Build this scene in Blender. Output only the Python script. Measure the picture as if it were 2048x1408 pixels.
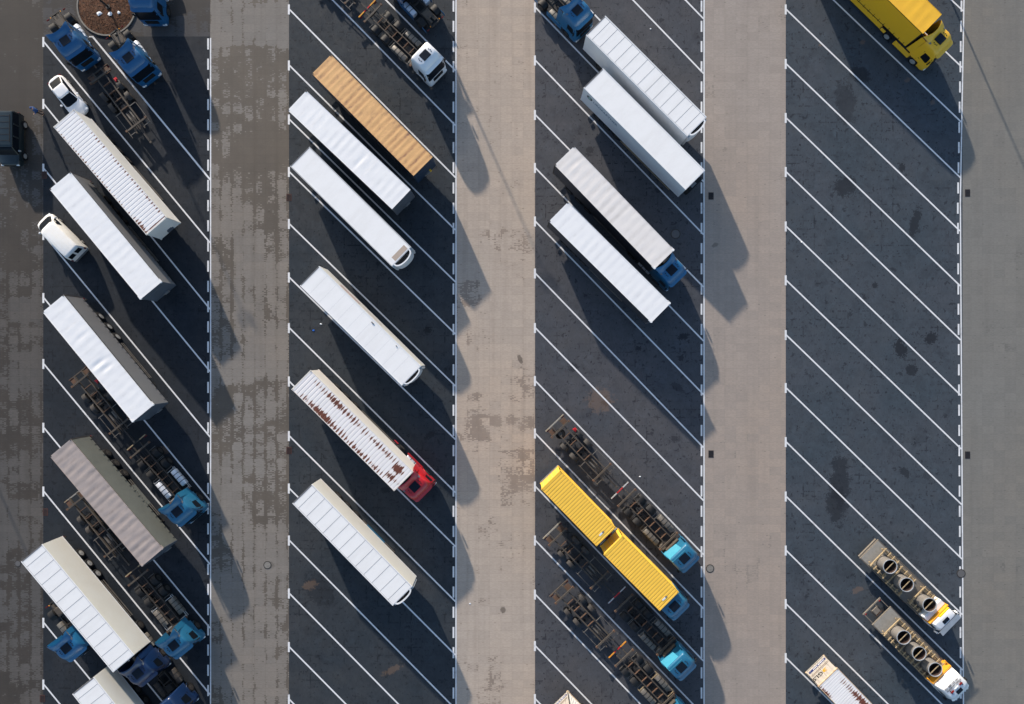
import bpy, bmesh, math, random
from mathutils import Vector, Matrix
R=math.radians
S=bpy.context.scene
for o in list(bpy.data.objects): bpy.data.objects.remove(o)
# ---------------------------------------------------------------- camera, sky, sun, exposure
CAMZ=68.0; FPX=1360.0          # drone straight above; focal length in px of a 2048 px wide picture
cd=bpy.data.cameras.new('camera'); cam=bpy.data.objects.new('camera',cd); S.collection.objects.link(cam)
cam.location=(0,0,CAMZ); cam.rotation_euler=(0,0,0)
cd.sensor_width=36; cd.lens=FPX/2048*36; cd.clip_end=2000; cd.clip_start=.5
S.camera=cam
SUN_EL=R(16.4); SDX,SDY=-.403,.915       # horizontal direction towards the sun (shadows run to lower right)
W=bpy.data.worlds.new('World'); S.world=W; W.use_nodes=True
nt=W.node_tree; nt.nodes.clear()
sk=nt.nodes.new('ShaderNodeTexSky'); sk.sky_type='NISHITA'; sk.sun_disc=False
sk.sun_elevation=SUN_EL; sk.sun_rotation=math.atan2(SDX,SDY); sk.air_density=1.0; sk.dust_density=1.2; sk.ozone_density=1.6
bg=nt.nodes.new('ShaderNodeBackground'); bg.inputs[1].default_value=.15
wo=nt.nodes.new('ShaderNodeOutputWorld'); nt.links.new(sk.outputs[0],bg.inputs[0]); nt.links.new(bg.outputs[0],wo.inputs[0])
sd=bpy.data.lights.new('sun','SUN'); sd.energy=4.6; sd.angle=R(1.0); sd.color=(1,.88,.75)
so=bpy.data.objects.new('sun',sd); S.collection.objects.link(so)
dv=Vector((SDX*math.cos(SUN_EL),SDY*math.cos(SUN_EL),math.sin(SUN_EL)))
so.rotation_euler=dv.to_track_quat('Z','Y').to_euler()
S.view_settings.view_transform='Standard'; S.view_settings.look='None'
S.view_settings.exposure=.6; S.view_settings.gamma=1; S.view_settings.use_curve_mapping=False
S.render.engine='CYCLES'
def P(px,py,z=0):
    k=(CAMZ-z)/FPX
    return Vector(((px-1024)*k,(704-py)*k,z))
# ---------------------------------------------------------------- object helpers
def tag(o,label=None,cat=None,group=None,kind=None):
    if label: o['label']=label
    if cat: o['category']=cat
    if group: o['group']=group
    if kind: o['kind']=kind
    return o
def thing(name,label,cat,group=None):
    o=bpy.data.objects.new(name,None); S.collection.objects.link(o); o.empty_display_size=.3
    return tag(o,label,cat,group)
def put(o,A,B,ax,bx,z):
    """place a thing so its local (ax,0,z) lies at pixel A and its local x axis runs towards pixel B"""
    a=P(A[0],A[1],z); b=P(B[0],B[1],z); h=math.atan2(b.y-a.y,b.x-a.x)
    o.rotation_euler=(0,0,h); o.location=(a.x-ax*math.cos(h),a.y-ax*math.sin(h),0)
    return (b-a).length
def put_h(o,A,ax,z,deg,ay=0):
    """same with a given heading (degrees below the picture's horizontal, towards lower right)"""
    a=P(A[0],A[1],z); h=-R(deg)
    o.rotation_euler=(0,0,h)
    o.location=(a.x-ax*math.cos(h)+ay*math.sin(h),a.y-ax*math.sin(h)-ay*math.cos(h),0)
class MB:
    def __init__(s): s.v=[]; s.f=[]; s.m=[]; s.mi=0
    def add(s,vs,fs):
        n=len(s.v); s.v+=[tuple(q) for q in vs]
        for f in fs: s.f.append([i+n for i in f]); s.m.append(s.mi)
        return s
    def box(s,x0,x1,y0,y1,z0,z1,tx=0,ty=0):
        vs=[(x0,y0,z0),(x1,y0,z0),(x1,y1,z0),(x0,y1,z0),(x0+tx,y0+ty,z1),(x1-tx,y0+ty,z1),(x1-tx,y1-ty,z1),(x0+tx,y1-ty,z1)]
        return s.add(vs,[(3,2,1,0),(4,5,6,7),(0,1,5,4),(1,2,6,5),(2,3,7,6),(3,0,4,7)])
    def cyl(s,p,q,r,n=14,r2=None,cap=True):
        p=Vector(p); q=Vector(q); d=(q-p).normalized(); r2=r if r2 is None else r2
        u=d.orthogonal().normalized(); w=d.cross(u); vs=[]
        for c,rr in ((p,r),(q,r2)):
            for i in range(n):
                a=2*math.pi*i/n; vs.append(c+u*math.cos(a)*rr+w*math.sin(a)*rr)
        fs=[(i,(i+1)%n,n+(i+1)%n,n+i) for i in range(n)]
        if cap: fs+=[tuple(range(n-1,-1,-1)),tuple(range(n,2*n))]
        return s.add(vs,fs)
    def tube(s,pts,r,n=6):
        for a,b in zip(pts[:-1],pts[1:]): s.cyl(a,b,r,n)
        return s
    def loft(s,rings,cap0=True,cap1=True):
        n=len(rings[0]); vs=[v for r in rings for v in r]; fs=[]
        for k in range(len(rings)-1):
            for i in range(n): fs.append((k*n+i,k*n+(i+1)%n,(k+1)*n+(i+1)%n,(k+1)*n+i))
        if cap0: fs.append(tuple(range(n-1,-1,-1)))
        if cap1: fs.append(tuple((len(rings)-1)*n+i for i in range(n)))
        return s.add(vs,fs)
    def grid(s,fn,nu,nv):
        vs=[fn(i/nu,j/nv) for i in range(nu+1) for j in range(nv+1)]
        return s.add(vs,[(i*(nv+1)+j,(i+1)*(nv+1)+j,(i+1)*(nv+1)+j+1,i*(nv+1)+j+1) for i in range(nu) for j in range(nv)])
    def done(s,name,mats,parent=None,bevel=0,smooth=40,loc=None):
        me=bpy.data.meshes.new(name); me.from_pydata(s.v,[],s.f)
        if not isinstance(mats,(list,tuple)): mats=[mats]
        for m in mats: me.materials.append(m)
        me.polygons.foreach_set('material_index',s.m)
        bm=bmesh.new(); bm.from_mesh(me)
        bmesh.ops.recalc_face_normals(bm,faces=bm.faces)
        if bevel:
            es=[e for e in bm.edges if len(e.link_faces)==2 and e.calc_face_angle(0)>.6]
            bmesh.ops.bevel(bm,geom=es,offset=bevel,segments=2,affect='EDGES',clamp_overlap=True)
        bm.to_mesh(me); bm.free()
        if smooth:
            me.polygons.foreach_set('use_smooth',[True]*len(me.polygons)); me.set_sharp_from_angle(angle=R(smooth))
        o=bpy.data.objects.new(name,me); S.collection.objects.link(o)
        if parent: o.parent=parent
        if loc: o.location=loc
        return o
def inst(name,src,parent,loc,rz=0):
    o=bpy.data.objects.new(name,src.data); S.collection.objects.link(o); o.parent=parent; o.location=loc; o.rotation_euler=(0,0,rz)
    return o
# ---------------------------------------------------------------- materials
class G:
    """tiny node graph helper"""
    def __init__(s,name):
        s.m=bpy.data.materials.new(name); s.m.use_nodes=True; s.t=s.m.node_tree; s.b=s.t.nodes['Principled BSDF']
        s.co=s.t.nodes.new('ShaderNodeTexCoord').outputs['Object']
    def n(s,k,**kw):
        x=s.t.nodes.new(k)
        for a,b in kw.items(): setattr(x,a,b)
        return x
    def put(s,i,v):
        if isinstance(v,bpy.types.NodeSocket): s.t.links.new(v,i)
        elif isinstance(v,(tuple,list)): i.default_value=tuple(v)+((1,) if i.type=='RGBA' and len(v)==3 else ())
        else: i.default_value=v
    def math(s,op,a,b=0,c=None,clamp=False):
        x=s.n('ShaderNodeMath',operation=op); x.use_clamp=clamp; s.put(x.inputs[0],a); s.put(x.inputs[1],b)
        if c is not None: s.put(x.inputs[2],c)
        return x.outputs[0]
    def vm(s,op,a,b=(0,0,0)):
        x=s.n('ShaderNodeVectorMath',operation=op); s.put(x.inputs[0],a); s.put(x.inputs[1],b)
        return x.outputs['Value'] if op in('LENGTH','DISTANCE','DOT_PRODUCT') else x.outputs[0]
    def noise(s,v,sc=1,det=3,rough=.5,dist=0):
        x=s.n('ShaderNodeTexNoise'); s.put(x.inputs['Vector'],v); x.inputs['Scale'].default_value=sc
        x.inputs['Detail'].default_value=det; x.inputs['Roughness'].default_value=rough; x.inputs['Distortion'].default_value=dist
        return x.outputs[0]
    def white(s,v):
        x=s.n('ShaderNodeTexWhiteNoise',noise_dimensions='3D'); s.put(x.inputs['Vector'],v); return x.outputs['Value']
    def step(s,v,a,b,lo=0.,hi=1.):
        x=s.n('ShaderNodeMapRange'); x.clamp=True; s.put(x.inputs[0],v)
        for i,q in zip((1,2,3,4),(a,b,lo,hi)): x.inputs[i].default_value=q
        return x.outputs[0]
    def mix(s,f,a,b,mode='MIX'):
        x=s.n('ShaderNodeMix',data_type='RGBA',blend_type=mode); s.put(x.inputs[0],f); s.put(x.inputs[6],a); s.put(x.inputs[7],b)
        return x.outputs[2]
    def spot(s,cx,cy,rx,ry,ang=0,wob=.5,seed=0.,co=None):
        """soft-noised elliptical mask (1 inside) in object xy"""
        co=co or s.co; v=s.vm('SUBTRACT',co,(cx,cy,0)); x=s.n('ShaderNodeMapping'); s.put(x.inputs[0],v)
        x.vector_type='TEXTURE'; x.inputs['Rotation'].default_value=(0,0,ang); x.inputs['Scale'].default_value=(rx,ry,1e3)
        l=s.vm('LENGTH',x.outputs[0]); nn=s.noise(s.vm('ADD',co,(seed,seed,0)),1.9/max(rx,ry,.3)+.6,7,.78)
        l=s.math('ADD',l,s.math('MULTIPLY',s.math('SUBTRACT',nn,.5),wob*3))
        return s.step(l,.72,.98,1,0)
    def out(s,col,rough=.6,metal=0,bump=None,bs=.3,bd=.02,spec=None,coat=0):
        s.put(s.b.inputs['Base Color'],col); s.put(s.b.inputs['Roughness'],rough); s.b.inputs['Metallic'].default_value=metal
        if spec is not None: s.b.inputs['Specular IOR Level'].default_value=spec
        if coat: s.b.inputs['Coat Weight'].default_value=coat; s.b.inputs['Coat Roughness'].default_value=.08
        if bump is not None:
            x=s.n('ShaderNodeBump'); x.inputs['Strength'].default_value=bs; x.inputs['Distance'].default_value=bd
            s.put(x.inputs['Height'],bump); s.t.links.new(x.outputs[0],s.b.inputs['Normal'])
        return s.m
def paint(name,col,rough=.4,dirt=.3,dcol=None,metal=0,sc=1.2,stretch=(1,1,1),coat=0,bump=0,spec=.5,lo=.4,hi=.75):
    g=G(name); dcol=dcol or tuple(c*.45+.02 for c in col)
    n1=g.noise(g.vm('MULTIPLY',g.co,stretch),sc,6,.62)
    n2=g.noise(g.co,sc*9,3,.6)
    f=g.math('MULTIPLY',g.step(g.math('ADD',n1,g.math('MULTIPLY',g.math('SUBTRACT',n2,.5),.3)),lo,hi),dirt)
    c=g.mix(f,col,dcol)
    return g.out(c,rough,metal,bump=n1 if bump else None,bs=bump,bd=.03,coat=coat,spec=spec)
M={}
M['dark']=paint('dark_plastic',(.008,.009,.011),.65,.5,(.02,.018,.016),spec=.35)
M['black']=paint('black_rubber',(.007,.0075,.009),.85,.6,(.018,.016,.015),spec=.25)
M['glass']=paint('dark_glass',(.006,.009,.014),.3,.1,spec=.1)
M['hatch']=paint('roof_hatch_glass',(.004,.008,.016),.35,.2,spec=.25)
M['steel']=paint('dusty_steel',(.06,.05,.041),.75,.8,(.10,.08,.06),sc=2.5)
M['steel_dk']=paint('dark_steel',(.024,.022,.021),.7,.8,(.05,.041,.033),sc=2)
M['rusty']=paint('rusty_steel',(.115,.06,.035),.8,.7,(.06,.05,.04),sc=4)
M['alu']=paint('aluminium',(.5,.5,.49),.38,.4,(.25,.24,.22),metal=.55)
M['alu_dirty']=paint('dirty_aluminium_tank',(.16,.148,.13),.55,.7,(.08,.07,.06),metal=.25)
M['tank_white']=paint('bright_tank',(.62,.66,.72),.35,.4,(.3,.3,.32),metal=.2)
M['lightgrey']=paint('light_grey_paint',(.48,.49,.5),.5,.4)
M['white']=paint('white_paint',(.76,.77,.78),.35,.12,(.55,.54,.5),coat=.3)
M['roofw']=paint('white_roof_sheet',(.79,.79,.785),.45,.4,(.63,.62,.60),sc=1.1,stretch=(1,.35,1))
M['cream']=paint('cream_side_panel',(.66,.65,.60),.4,.25,(.55,.5,.4),sc=.8)
M['whiteside']=paint('white_side_panel',(.68,.70,.72),.4,.22,(.5,.5,.48),sc=.8)
M['red_lamp']=paint('red_lamp',(.16,.012,.012),.25,.1)
M['amber']=paint('amber_lamp',(.8,.32,.03),.3,.1)
M['lamp']=paint('clear_lamp',(.75,.78,.8),.15,.1)
M['red']=paint('red_plastic',(.55,.02,.025),.4,.2)
M['seam']=paint('grey_seam',(.22,.225,.23),.6,.2)
M['blue']=paint('blue_cab_paint',(.010,.09,.22),.38,.25,(.02,.09,.17),coat=.25)
M['cyan']=paint('light_blue_cab_paint',(.013,.125,.235),.38,.3,(.03,.11,.17),coat=.25)
M['midblue']=paint('mid_blue_cab_paint',(.013,.125,.27),.38,.25,(.02,.1,.18),coat=.25)
M['cyan_sunlit']=paint('sunlit_cyan_paint',(.05,.33,.45),.4,.2)  # cab paint lightened to carry sunlight on the sloping back plate
M['navy']=paint('dark_blue_cab_paint',(.005,.022,.075),.34,.2,coat=.3)
M['redcab']=paint('red_cab_paint',(.48,.014,.02),.34,.2,coat=.3)
M['yellow']=paint('yellow_truck_paint',(.83,.46,.018),.4,.15,(.6,.33,.05),coat=.2)
M['yroof']=paint('yellow_tarpaulin',(.82,.46,.03),.5,.5,(.68,.36,.03),sc=.8,stretch=(1.6,.5,1))
M['ybox']=paint('yellow_container_paint',(.86,.52,.055),.5,.35,(.68,.42,.1),sc=1.5)
M['orange']=paint('orange_paint',(.75,.33,.02),.45,.4,(.4,.2,.05))
M['curt_grey']=paint('grey_curtain',(.155,.158,.165),.6,.3,(.12,.12,.12))
M['curt_green']=paint('grey_green_curtain',(.14,.148,.132),.6,.4,(.085,.09,.08))
M['curt_dark']=paint('dark_curtain',(.022,.025,.035),.55,.4,(.05,.05,.055))
M['tarpw']=paint('white_tarpaulin',(.76,.765,.77),.5,.35,(.6,.6,.59),sc=.9,stretch=(1.8,.5,1))
M['tarpc']=paint('off_white_tarpaulin',(.70,.67,.64),.55,.6,(.56,.53,.5),sc=.9,stretch=(2,.5,1))
M['tarpo']=paint('tan_orange_tarpaulin',(.69,.405,.175),.55,1.0,(.33,.18,.1),sc=1.5,stretch=(1.6,.5,1),lo=.45,hi=.7)
M['tarpb']=paint('taupe_tarpaulin',(.335,.285,.262),.6,.8,(.215,.19,.18),sc=1.1,stretch=(1.5,.5,1))
M['silver_dk']=paint('grey_front_wall',(.11,.125,.15),.4,.3,(.07,.075,.08),metal=.2)
M['navywall']=paint('navy_front_wall',(.012,.03,.06),.45,.3)
M['timber']=paint('pale_timber',(.33,.255,.15),.8,.7,(.17,.13,.085),sc=4)
M['deck']=paint('weathered_deck',(.17,.152,.128),.8,.8,(.12,.1,.08),sc=2.5,stretch=(1,3,1))
M['deckc']=paint('grey_deck_plate',(.27,.26,.235),.75,.7,(.19,.18,.155),sc=3)
M['pipe']=paint('grey_steel_tube',(.21,.20,.19),.45,.5,(.14,.13,.12),sc=2,metal=.2)
M['piperim']=paint('bright_tube_rim',(.38,.40,.42),.4,.2)
M['pipein']=paint('rusty_tube_inside',(.05,.035,.03),.8,.7,(.1,.05,.035),sc=4)
M['skin']=paint('skin',(.45,.27,.19),.6,.1)
M['jacket']=paint('blue_jacket',(.012,.06,.2),.7,.2)
M['trouser']=paint('brown_trousers',(.06,.04,.035),.8,.3)
M['hair']=paint('dark_hair',(.012,.01,.009),.7,.1)
M['suv']=paint('dark_teal_paint',(.009,.018,.022),.3,.3,(.02,.028,.03),coat=.4)
M['print_blue']=paint('blue_print',(.008,.018,.11),.5,.1)
M['print_black']=paint('black_print',(.012,.012,.012),.5,.1)
M['print_grey']=paint('grey_blue_print',(.07,.15,.24),.5,.1)
M['print_pink']=paint('pink_print',(.5,.3,.32),.5,.4)
M['print_yellow']=paint('yellow_print',(.5,.26,.01),.5,.1)
M['paper']=paint('white_paper',(.75,.78,.8),.8,.1)
M['bluescrap']=paint('blue_film',(.01,.12,.5),.5,.1)
def grooved(name,base,period,x0,groove,op=.6):
    g=G(name); sp=g.n('ShaderNodeSeparateXYZ'); g.put(sp.inputs[0],g.co)
    fr=g.math('FRACT',g.math('DIVIDE',g.math('SUBTRACT',sp.outputs[0],x0),period))
    k=g.step(g.math('ABSOLUTE',g.math('SUBTRACT',fr,.67)),.10,.2,1,0)
    c=g.mix(g.math('MULTIPLY',g.step(g.noise(g.vm('MULTIPLY',g.co,(1.5,.5,1)),1.5,5,.6),.45,.75),.35),base,tuple(v*.75 for v in base))
    fl=g.step(g.noise(g.co,5,5,.8),.66,.72); c=g.mix(g.math('MULTIPLY',fl,.25),c,(.7,.62,.5))
    wob=g.noise(g.vm('MULTIPLY',g.co,(3,1,1)),2,4)
    return g.out(g.mix(g.math('MULTIPLY',k,g.step(wob,.2,.7,op*.7,op)),c,groove),.5)
def striped(name,base,period,stripe,op,dirt,dop,seed=0):
    g=G(name); sp=g.n('ShaderNodeSeparateXYZ'); g.put(sp.inputs[0],g.co)
    q=g.math('DIVIDE',sp.outputs[0],period); fr=g.math('FRACT',q); cv=g.n('ShaderNodeCombineXYZ'); g.put(cv.inputs[0],g.math('FLOOR',q)); w=g.white(cv.outputs[0])
    k=g.step(g.math('ABSOLUTE',g.math('SUBTRACT',fr,.5)),.08,.34,1,0)
    k=g.math('MULTIPLY',k,g.step(g.math('ADD',g.math('MULTIPLY',w,.5),g.noise(g.vm('MULTIPLY',g.vm('ADD',g.co,(seed,0,0)),(1,.5,1)),1.2,4,.6)),.5,.95))
    c=g.mix(g.math('MULTIPLY',k,op),base,stripe)
    n=g.noise(g.vm('MULTIPLY',g.vm('ADD',g.co,(seed,3,0)),(1.6,.8,1)),1.6,6,.7); c=g.mix(g.math('MULTIPLY',g.math('MULTIPLY',g.step(n,.5,.68),g.math('ADD',k,.35)),dop),c,dirt)
    return g.out(c,.6)
def rustroof(name,base,spots,extra=.0,period=.345,L=13.45):
    g=G(name)
    col=g.mix(g.math('MULTIPLY',g.step(g.noise(g.vm('MULTIPLY',g.co,(1.5,.6,1)),1.2,5,.6),.45,.75),.4),base,tuple(c*.78 for c in base))
    sp0=g.n('ShaderNodeSeparateXYZ'); g.put(sp0.inputs[0],g.co); fr=g.math('FRACT',g.math('DIVIDE',g.math('SUBTRACT',sp0.outputs[0],.12),(L-.24)/round((L-.24)/period)))
    col=g.mix(g.math('MULTIPLY',g.step(g.math('ABSOLUTE',g.math('SUBTRACT',fr,.67)),.08,.17,1,0),.28),col,(.4,.38,.38)); gm=g.step(g.math('ABSOLUTE',g.math('SUBTRACT',fr,.67)),.10,.24,1,0)
    # streaks across the roof: each corrugation rusts by its own amount
    cell=g.n('ShaderNodeSeparateXYZ'); g.put(cell.inputs[0],g.co)
    xi=g.math('FLOOR',g.math('DIVIDE',cell.outputs[0],.17))
    cv=g.n('ShaderNodeCombineXYZ'); g.put(cv.inputs[0],xi)
    w=g.math('SUBTRACT',g.white(cv.outputs[0]),.5)
    fine=g.math('SUBTRACT',g.noise(g.vm('MULTIPLY',g.co,(7,.9,1)),1.6,5,.7),.5)
    m=None
    for (cx,cy,rx,ry,st) in spots:
        v=g.vm('DIVIDE',g.vm('SUBTRACT',g.co,(cx,cy,0)),(rx,ry,1e3)); l=g.vm('LENGTH',v)
        k=g.math('MULTIPLY',g.math('SUBTRACT',1.0,l),st); k=g.math('MAXIMUM',k,-1.5)
        m=k if m is None else g.math('MAXIMUM',m,k)
    q=g.math('ADD',m,g.math('ADD',g.math('MULTIPLY',g.math('SUBTRACT',gm,.45),.55),g.math('ADD',g.math('MULTIPLY',w,.7),g.math('MULTIPLY',fine,1.9))))
    f=g.step(q,.22,.36)
    f2=g.math('MULTIPLY',g.step(q,-.05,.25),.3)
    col=g.mix(f2,col,(.55,.35,.22))
    rc=g.mix(g.noise(g.co,7,4),(.17,.05,.022),(.075,.02,.013))
    return g.out(g.mix(f,col,rc),.6)
M['tarpo']=striped('tan_orange_tarpaulin_ribbed',(.66,.385,.16),13.57/24,(.45,.235,.10),.9,(.2,.10,.07),.75)
M['tarpb']=striped('taupe_tarpaulin_ribbed',(.36,.305,.28),13.49/20,(.25,.215,.20),.9,(.2,.175,.165),.6,5)
M['tarpw']=striped('white_tarpaulin_ribbed',(.77,.775,.78),13.5/18,(.66,.67,.69),.6,(.5,.49,.47),.28,9)
M['tarpc']=striped('off_white_tarpaulin_ribbed',(.72,.69,.665),13.57/17,(.60,.57,.545),.8,(.5,.47,.44),.4,13)
M['rust_clean']=rustroof('white_container_roof_rust_edges',(.74,.74,.75),[(12.9,-1.2,1.6,.35,1.1),(13.35,0,.22,1.5,.9),(5,-1.22,6,.12,.6),(8.6,1.1,6,.1,.4)])
M['rust_heavy']=rustroof('white_container_roof_heavy_rust',(.74,.72,.72),[(4.2,-.98,3.6,.42,1.15),(8.5,-1.0,3.2,.3,.8),(4.6,.80,3.6,.34,.95),(9.5,.75,2.6,.25,.6),(12.5,.45,.75,.5,1.7),(12.6,-.55,.8,.35,.9)],0,.36,13.63)
M['rust_gls']=rustroof('white_container_roof_patchy_rust',(.74,.73,.73),[(.9,-1.15,.9,.25,1.0),(4.6,.75,3.6,.35,1.2),(6.5,.1,1.5,1.5,.4)],0,.24,7.45)
M['yribs']=grooved('yellow_ribbed_roof',(.88,.54,.06),7.26/round(7.26/.285),.12,(.42,.22,.02),.75)
# ---- ground materials
def pavers(name,dry,wet,amount,stains=(),zones=(),grid=(1.12,.82),joint=.2,finew=.1,hue=(.02,.0,-.02),darkline=.0,crisp=.05):
    g=G(name)
    def snap(v,s): 
        return g.vm('ADD',g.vm('SNAP',v,(s[0],s[1],1)),(s[0]*.5,s[1]*.5,0))
    fine=snap(g.co,(.2,.1)); mod=snap(g.co,grid)
    sp=g.n('ShaderNodeSeparateXYZ'); g.put(sp.inputs[0],g.co)
    fx=g.math('ABSOLUTE',g.math('SUBTRACT',g.math('FRACT',g.math('DIVIDE',sp.outputs[0],grid[0])),.5))   # .5 at module joints
    fy=g.math('ABSOLUTE',g.math('SUBTRACT',g.math('FRACT',g.math('DIVIDE',sp.outputs[1],grid[1])),.5))
    big=g.math('SUBTRACT',g.noise(fine,.17,3,.55,.4),.5)
    med=g.math('SUBTRACT',g.noise(fine,.75,4,.7),.5)
    wm=g.math('SUBTRACT',g.white(mod),.5); wf=g.math('SUBTRACT',g.white(fine),.5)
    jx=g.step(fx,.30,.42); jy=g.step(fy,.40,.5)
    q=g.math('ADD',g.math('MULTIPLY',big,3.0),g.math('MULTIPLY',med,1.7))
    q=g.math('ADD',q,g.math('MULTIPLY',wm,.46)); q=g.math('ADD',q,g.math('MULTIPLY',wf,.34))
    q=g.math('ADD',q,g.math('MULTIPLY',jx,joint)); q=g.math('ADD',q,g.math('MULTIPLY',jy,joint*.15))
    fs=g.n('ShaderNodeSeparateXYZ'); g.put(fs.inputs[0],g.vm('ADD',fine,g.vm('MULTIPLY',g.vm('SUBTRACT',g.white(fine),(.5,.5,.5)),(.5,.3,0))))
    for (a0,b0,a1,b1,bo) in zones:
        p0=P(a0,b0); p1=P(a1,b1); cx,cy=(p0.x+p1.x)/2,(p0.y+p1.y)/2; hx,hy=(p1.x-p0.x)/2,(p0.y-p1.y)/2
        mx=g.step(g.math('ABSOLUTE',g.math('SUBTRACT',fs.outputs[0],cx)),hx-.02,hx+.02,1,0); my=g.step(g.math('ABSOLUTE',g.math('SUBTRACT',fs.outputs[1],cy)),hy-.02,hy+.02,1,0)
        q=g.math('ADD',q,g.math('MULTIPLY',g.math('MULTIPLY',mx,my),bo))
    f=g.step(q,.55-amount-crisp,.55-amount+crisp)
    d2=g.mix(g.step(g.noise(g.co,.05,3),.35,.65),dry,tuple(max(.005,c+h*c/.3) for c,h in zip(dry,hue)))
    d3=g.mix(g.math('MULTIPLY',g.math('ADD',wm,.5),.5),d2,tuple(c*.80 for c in dry))
    d4=g.mix(g.math('MULTIPLY',g.math('ADD',wf,.5),.28),d3,tuple(c*.62 for c in dry))
    w2=g.mix(g.step(g.noise(g.co,.35,4),.35,.65),wet,tuple(c*.72 for c in wet))
    soft=g.step(q,.55-amount-.25,.55-amount+.25)
    col=g.mix(g.math('MULTIPLY',f,.62),g.mix(g.math('MULTIPLY',soft,.30),d4,w2),w2)
    lg=g.math('MAXIMUM',g.step(fx,.465,.49),g.step(fy,.455,.485)); col=g.mix(g.math('MULTIPLY',lg,.14),col,tuple(c*.6 for c in wet))
    tr=g.step(g.noise(g.vm('MULTIPLY',g.co,(1.3,.05,1)),1,3,.5),.5,.68); col=g.mix(g.math('MULTIPLY',tr,.16),col,tuple(c*.7 for c in wet))
    # grime between the block rows
    row=g.math('ABSOLUTE',g.math('SUBTRACT',g.math('FRACT',g.math('DIVIDE',sp.outputs[1],.11)),.5))
    col=g.mix(g.math('MULTIPLY',g.step(row,.36,.46),finew*2.5),col,tuple(c*.45 for c in wet))
    # scattered small dark drips
    ds=g.step(g.noise(g.vm('ADD',fine,(5,8,0)),4.5,2,.5),.70,.73); col=g.mix(g.math('MULTIPLY',ds,.4),col,tuple(c*.5 for c in wet))
    dr=g.step(g.noise(g.co,2.2,4,.7),.69,.735); col=g.mix(g.math('MULTIPLY',dr,.6),col,tuple(c*.45 for c in wet))
    dk=tuple(c*.30 for c in wet)
    for i,(px,py,rx,ry,an,op) in enumerate(stains):
        c=P(px,py); col=g.mix(g.math('MULTIPLY',g.spot(c.x,c.y,rx,ry,an,.45,i*7.3),op),col,dk)
    # rare pale specks
    pk=g.step(g.noise(g.vm('ADD',g.co,(31,7,0)),3.2,3,.6),.755,.77); col=g.mix(g.math('MULTIPLY',pk,.35),col,(.35,.34,.32))
    return g.out(col,g.step(f,0,1,.85,.72),bump=row,bs=.12,bd=.01,spec=.3)
def bays(name,a,b,dark,amount,stains=(),rusts=(),crosses=1.):
    g=G(name)
    def snap(v,s): return g.vm('ADD',g.vm('SNAP',v,(s[0],s[1],1)),(s[0]*.5,s[1]*.5,0))
    grid=(1.12,.82); fine=snap(g.co,(.11,.22)); mod=snap(g.co,grid)
    sp=g.n('ShaderNodeSeparateXYZ'); g.put(sp.inputs[0],g.co)
    fx=g.math('ABSOLUTE',g.math('SUBTRACT',g.math('FRACT',g.math('DIVIDE',sp.outputs[0],grid[0])),.5))
    fy=g.math('ABSOLUTE',g.math('SUBTRACT',g.math('FRACT',g.math('DIVIDE',sp.outputs[1],grid[1])),.5))
    wm=g.white(mod); wf=g.white(fine)
    col=g.mix(g.step(g.noise(g.co,.12,4,.55,.4),.35,.65),a,b)
    col=g.mix(g.math('MULTIPLY',wm,.24),col,tuple(c*.62 for c in a))
    col=g.mix(g.math('MULTIPLY',wf,.22),col,tuple(c*.5 for c in a))
    lt=g.step(g.noise(g.vm('ADD',g.co,(21,60,0)),.9,7,.74,.5),.53,.72); col=g.mix(g.math('MULTIPLY',lt,.32),col,tuple(min(.2,c*k+.005) for c,k in zip(a,(1.65,1.75,1.75))))
    dk2=g.step(g.noise(g.vm('ADD',g.co,(121,16,0)),.45,6,.72,.5),.52,.70); col=g.mix(g.math('MULTIPLY',dk2,.30),col,dark)
    # brown dusty zones
    col=g.mix(g.math('MULTIPLY',g.step(g.noise(g.vm('ADD',g.co,(50,20,0)),.3,5,.6),.52,.75),.28),col,tuple(c*v for c,v in zip(b,(1.25,1.15,1.0))))
    # damp joints, like broken crosses on the module grid
    jn=g.math('MAXIMUM',g.step(fx,.42,.47),g.step(fy,.40,.45))
    zone=g.step(g.noise(g.vm('ADD',g.co,(9,3,0)),.25,4,.65),.60-amount,.70-amount)
    q=g.math('MULTIPLY',g.math('MULTIPLY',jn,zone),g.step(g.noise(fine,1.9,4,.8),.49,.55))
    col=g.mix(g.math('MULTIPLY',q,.75*crosses),col,dark)
    # oil drips and spills
    dr=g.step(g.noise(g.vm('ADD',g.co,(3,90,0)),1.5,4,.68,.4),.60,.65); col=g.mix(g.math('MULTIPLY',dr,.65),col,dark)
    ds=g.step(g.noise(g.vm('ADD',g.co,(13,40,0)),3.6,2,.5),.665,.70); col=g.mix(g.math('MULTIPLY',ds,.85),col,dark)
    col=g.mix(g.math('MULTIPLY',g.step(g.noise(g.vm('ADD',g.co,(77,11,0)),.7,6,.72),.56,.68),.28),col,dark)
    sfine=g.vm('ADD',g.vm('SNAP',g.co,(.1,.1,1)),(.05,.05,0))
    for i,(px,py,rx,ry,an,op) in enumerate(stains):
        c=P(px,py); col=g.mix(g.math('MULTIPLY',g.spot(c.x,c.y,rx*1.25,ry*1.25,an,.85,i*5.1,sfine),op),col,dark)
    for i,(px,py,rx,ry) in enumerate(rusts):
        c=P(px,py); col=g.mix(g.math('MULTIPLY',g.spot(c.x,c.y,rx,ry,.4,1.1,i*3.1),.30),col,(.22,.14,.09))
    pk=g.step(g.noise(g.vm('ADD',g.co,(31,7,0)),2.7,3,.6),.75,.765); col=g.mix(g.math('MULTIPLY',pk,.3),col,(.3,.3,.3))
    rg=g.noise(g.co,1.5,4)
    return g.out(col,g.step(rg,.3,.7,.7,.88),bump=wf,bs=.06,bd=.01,spec=.25)
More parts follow.
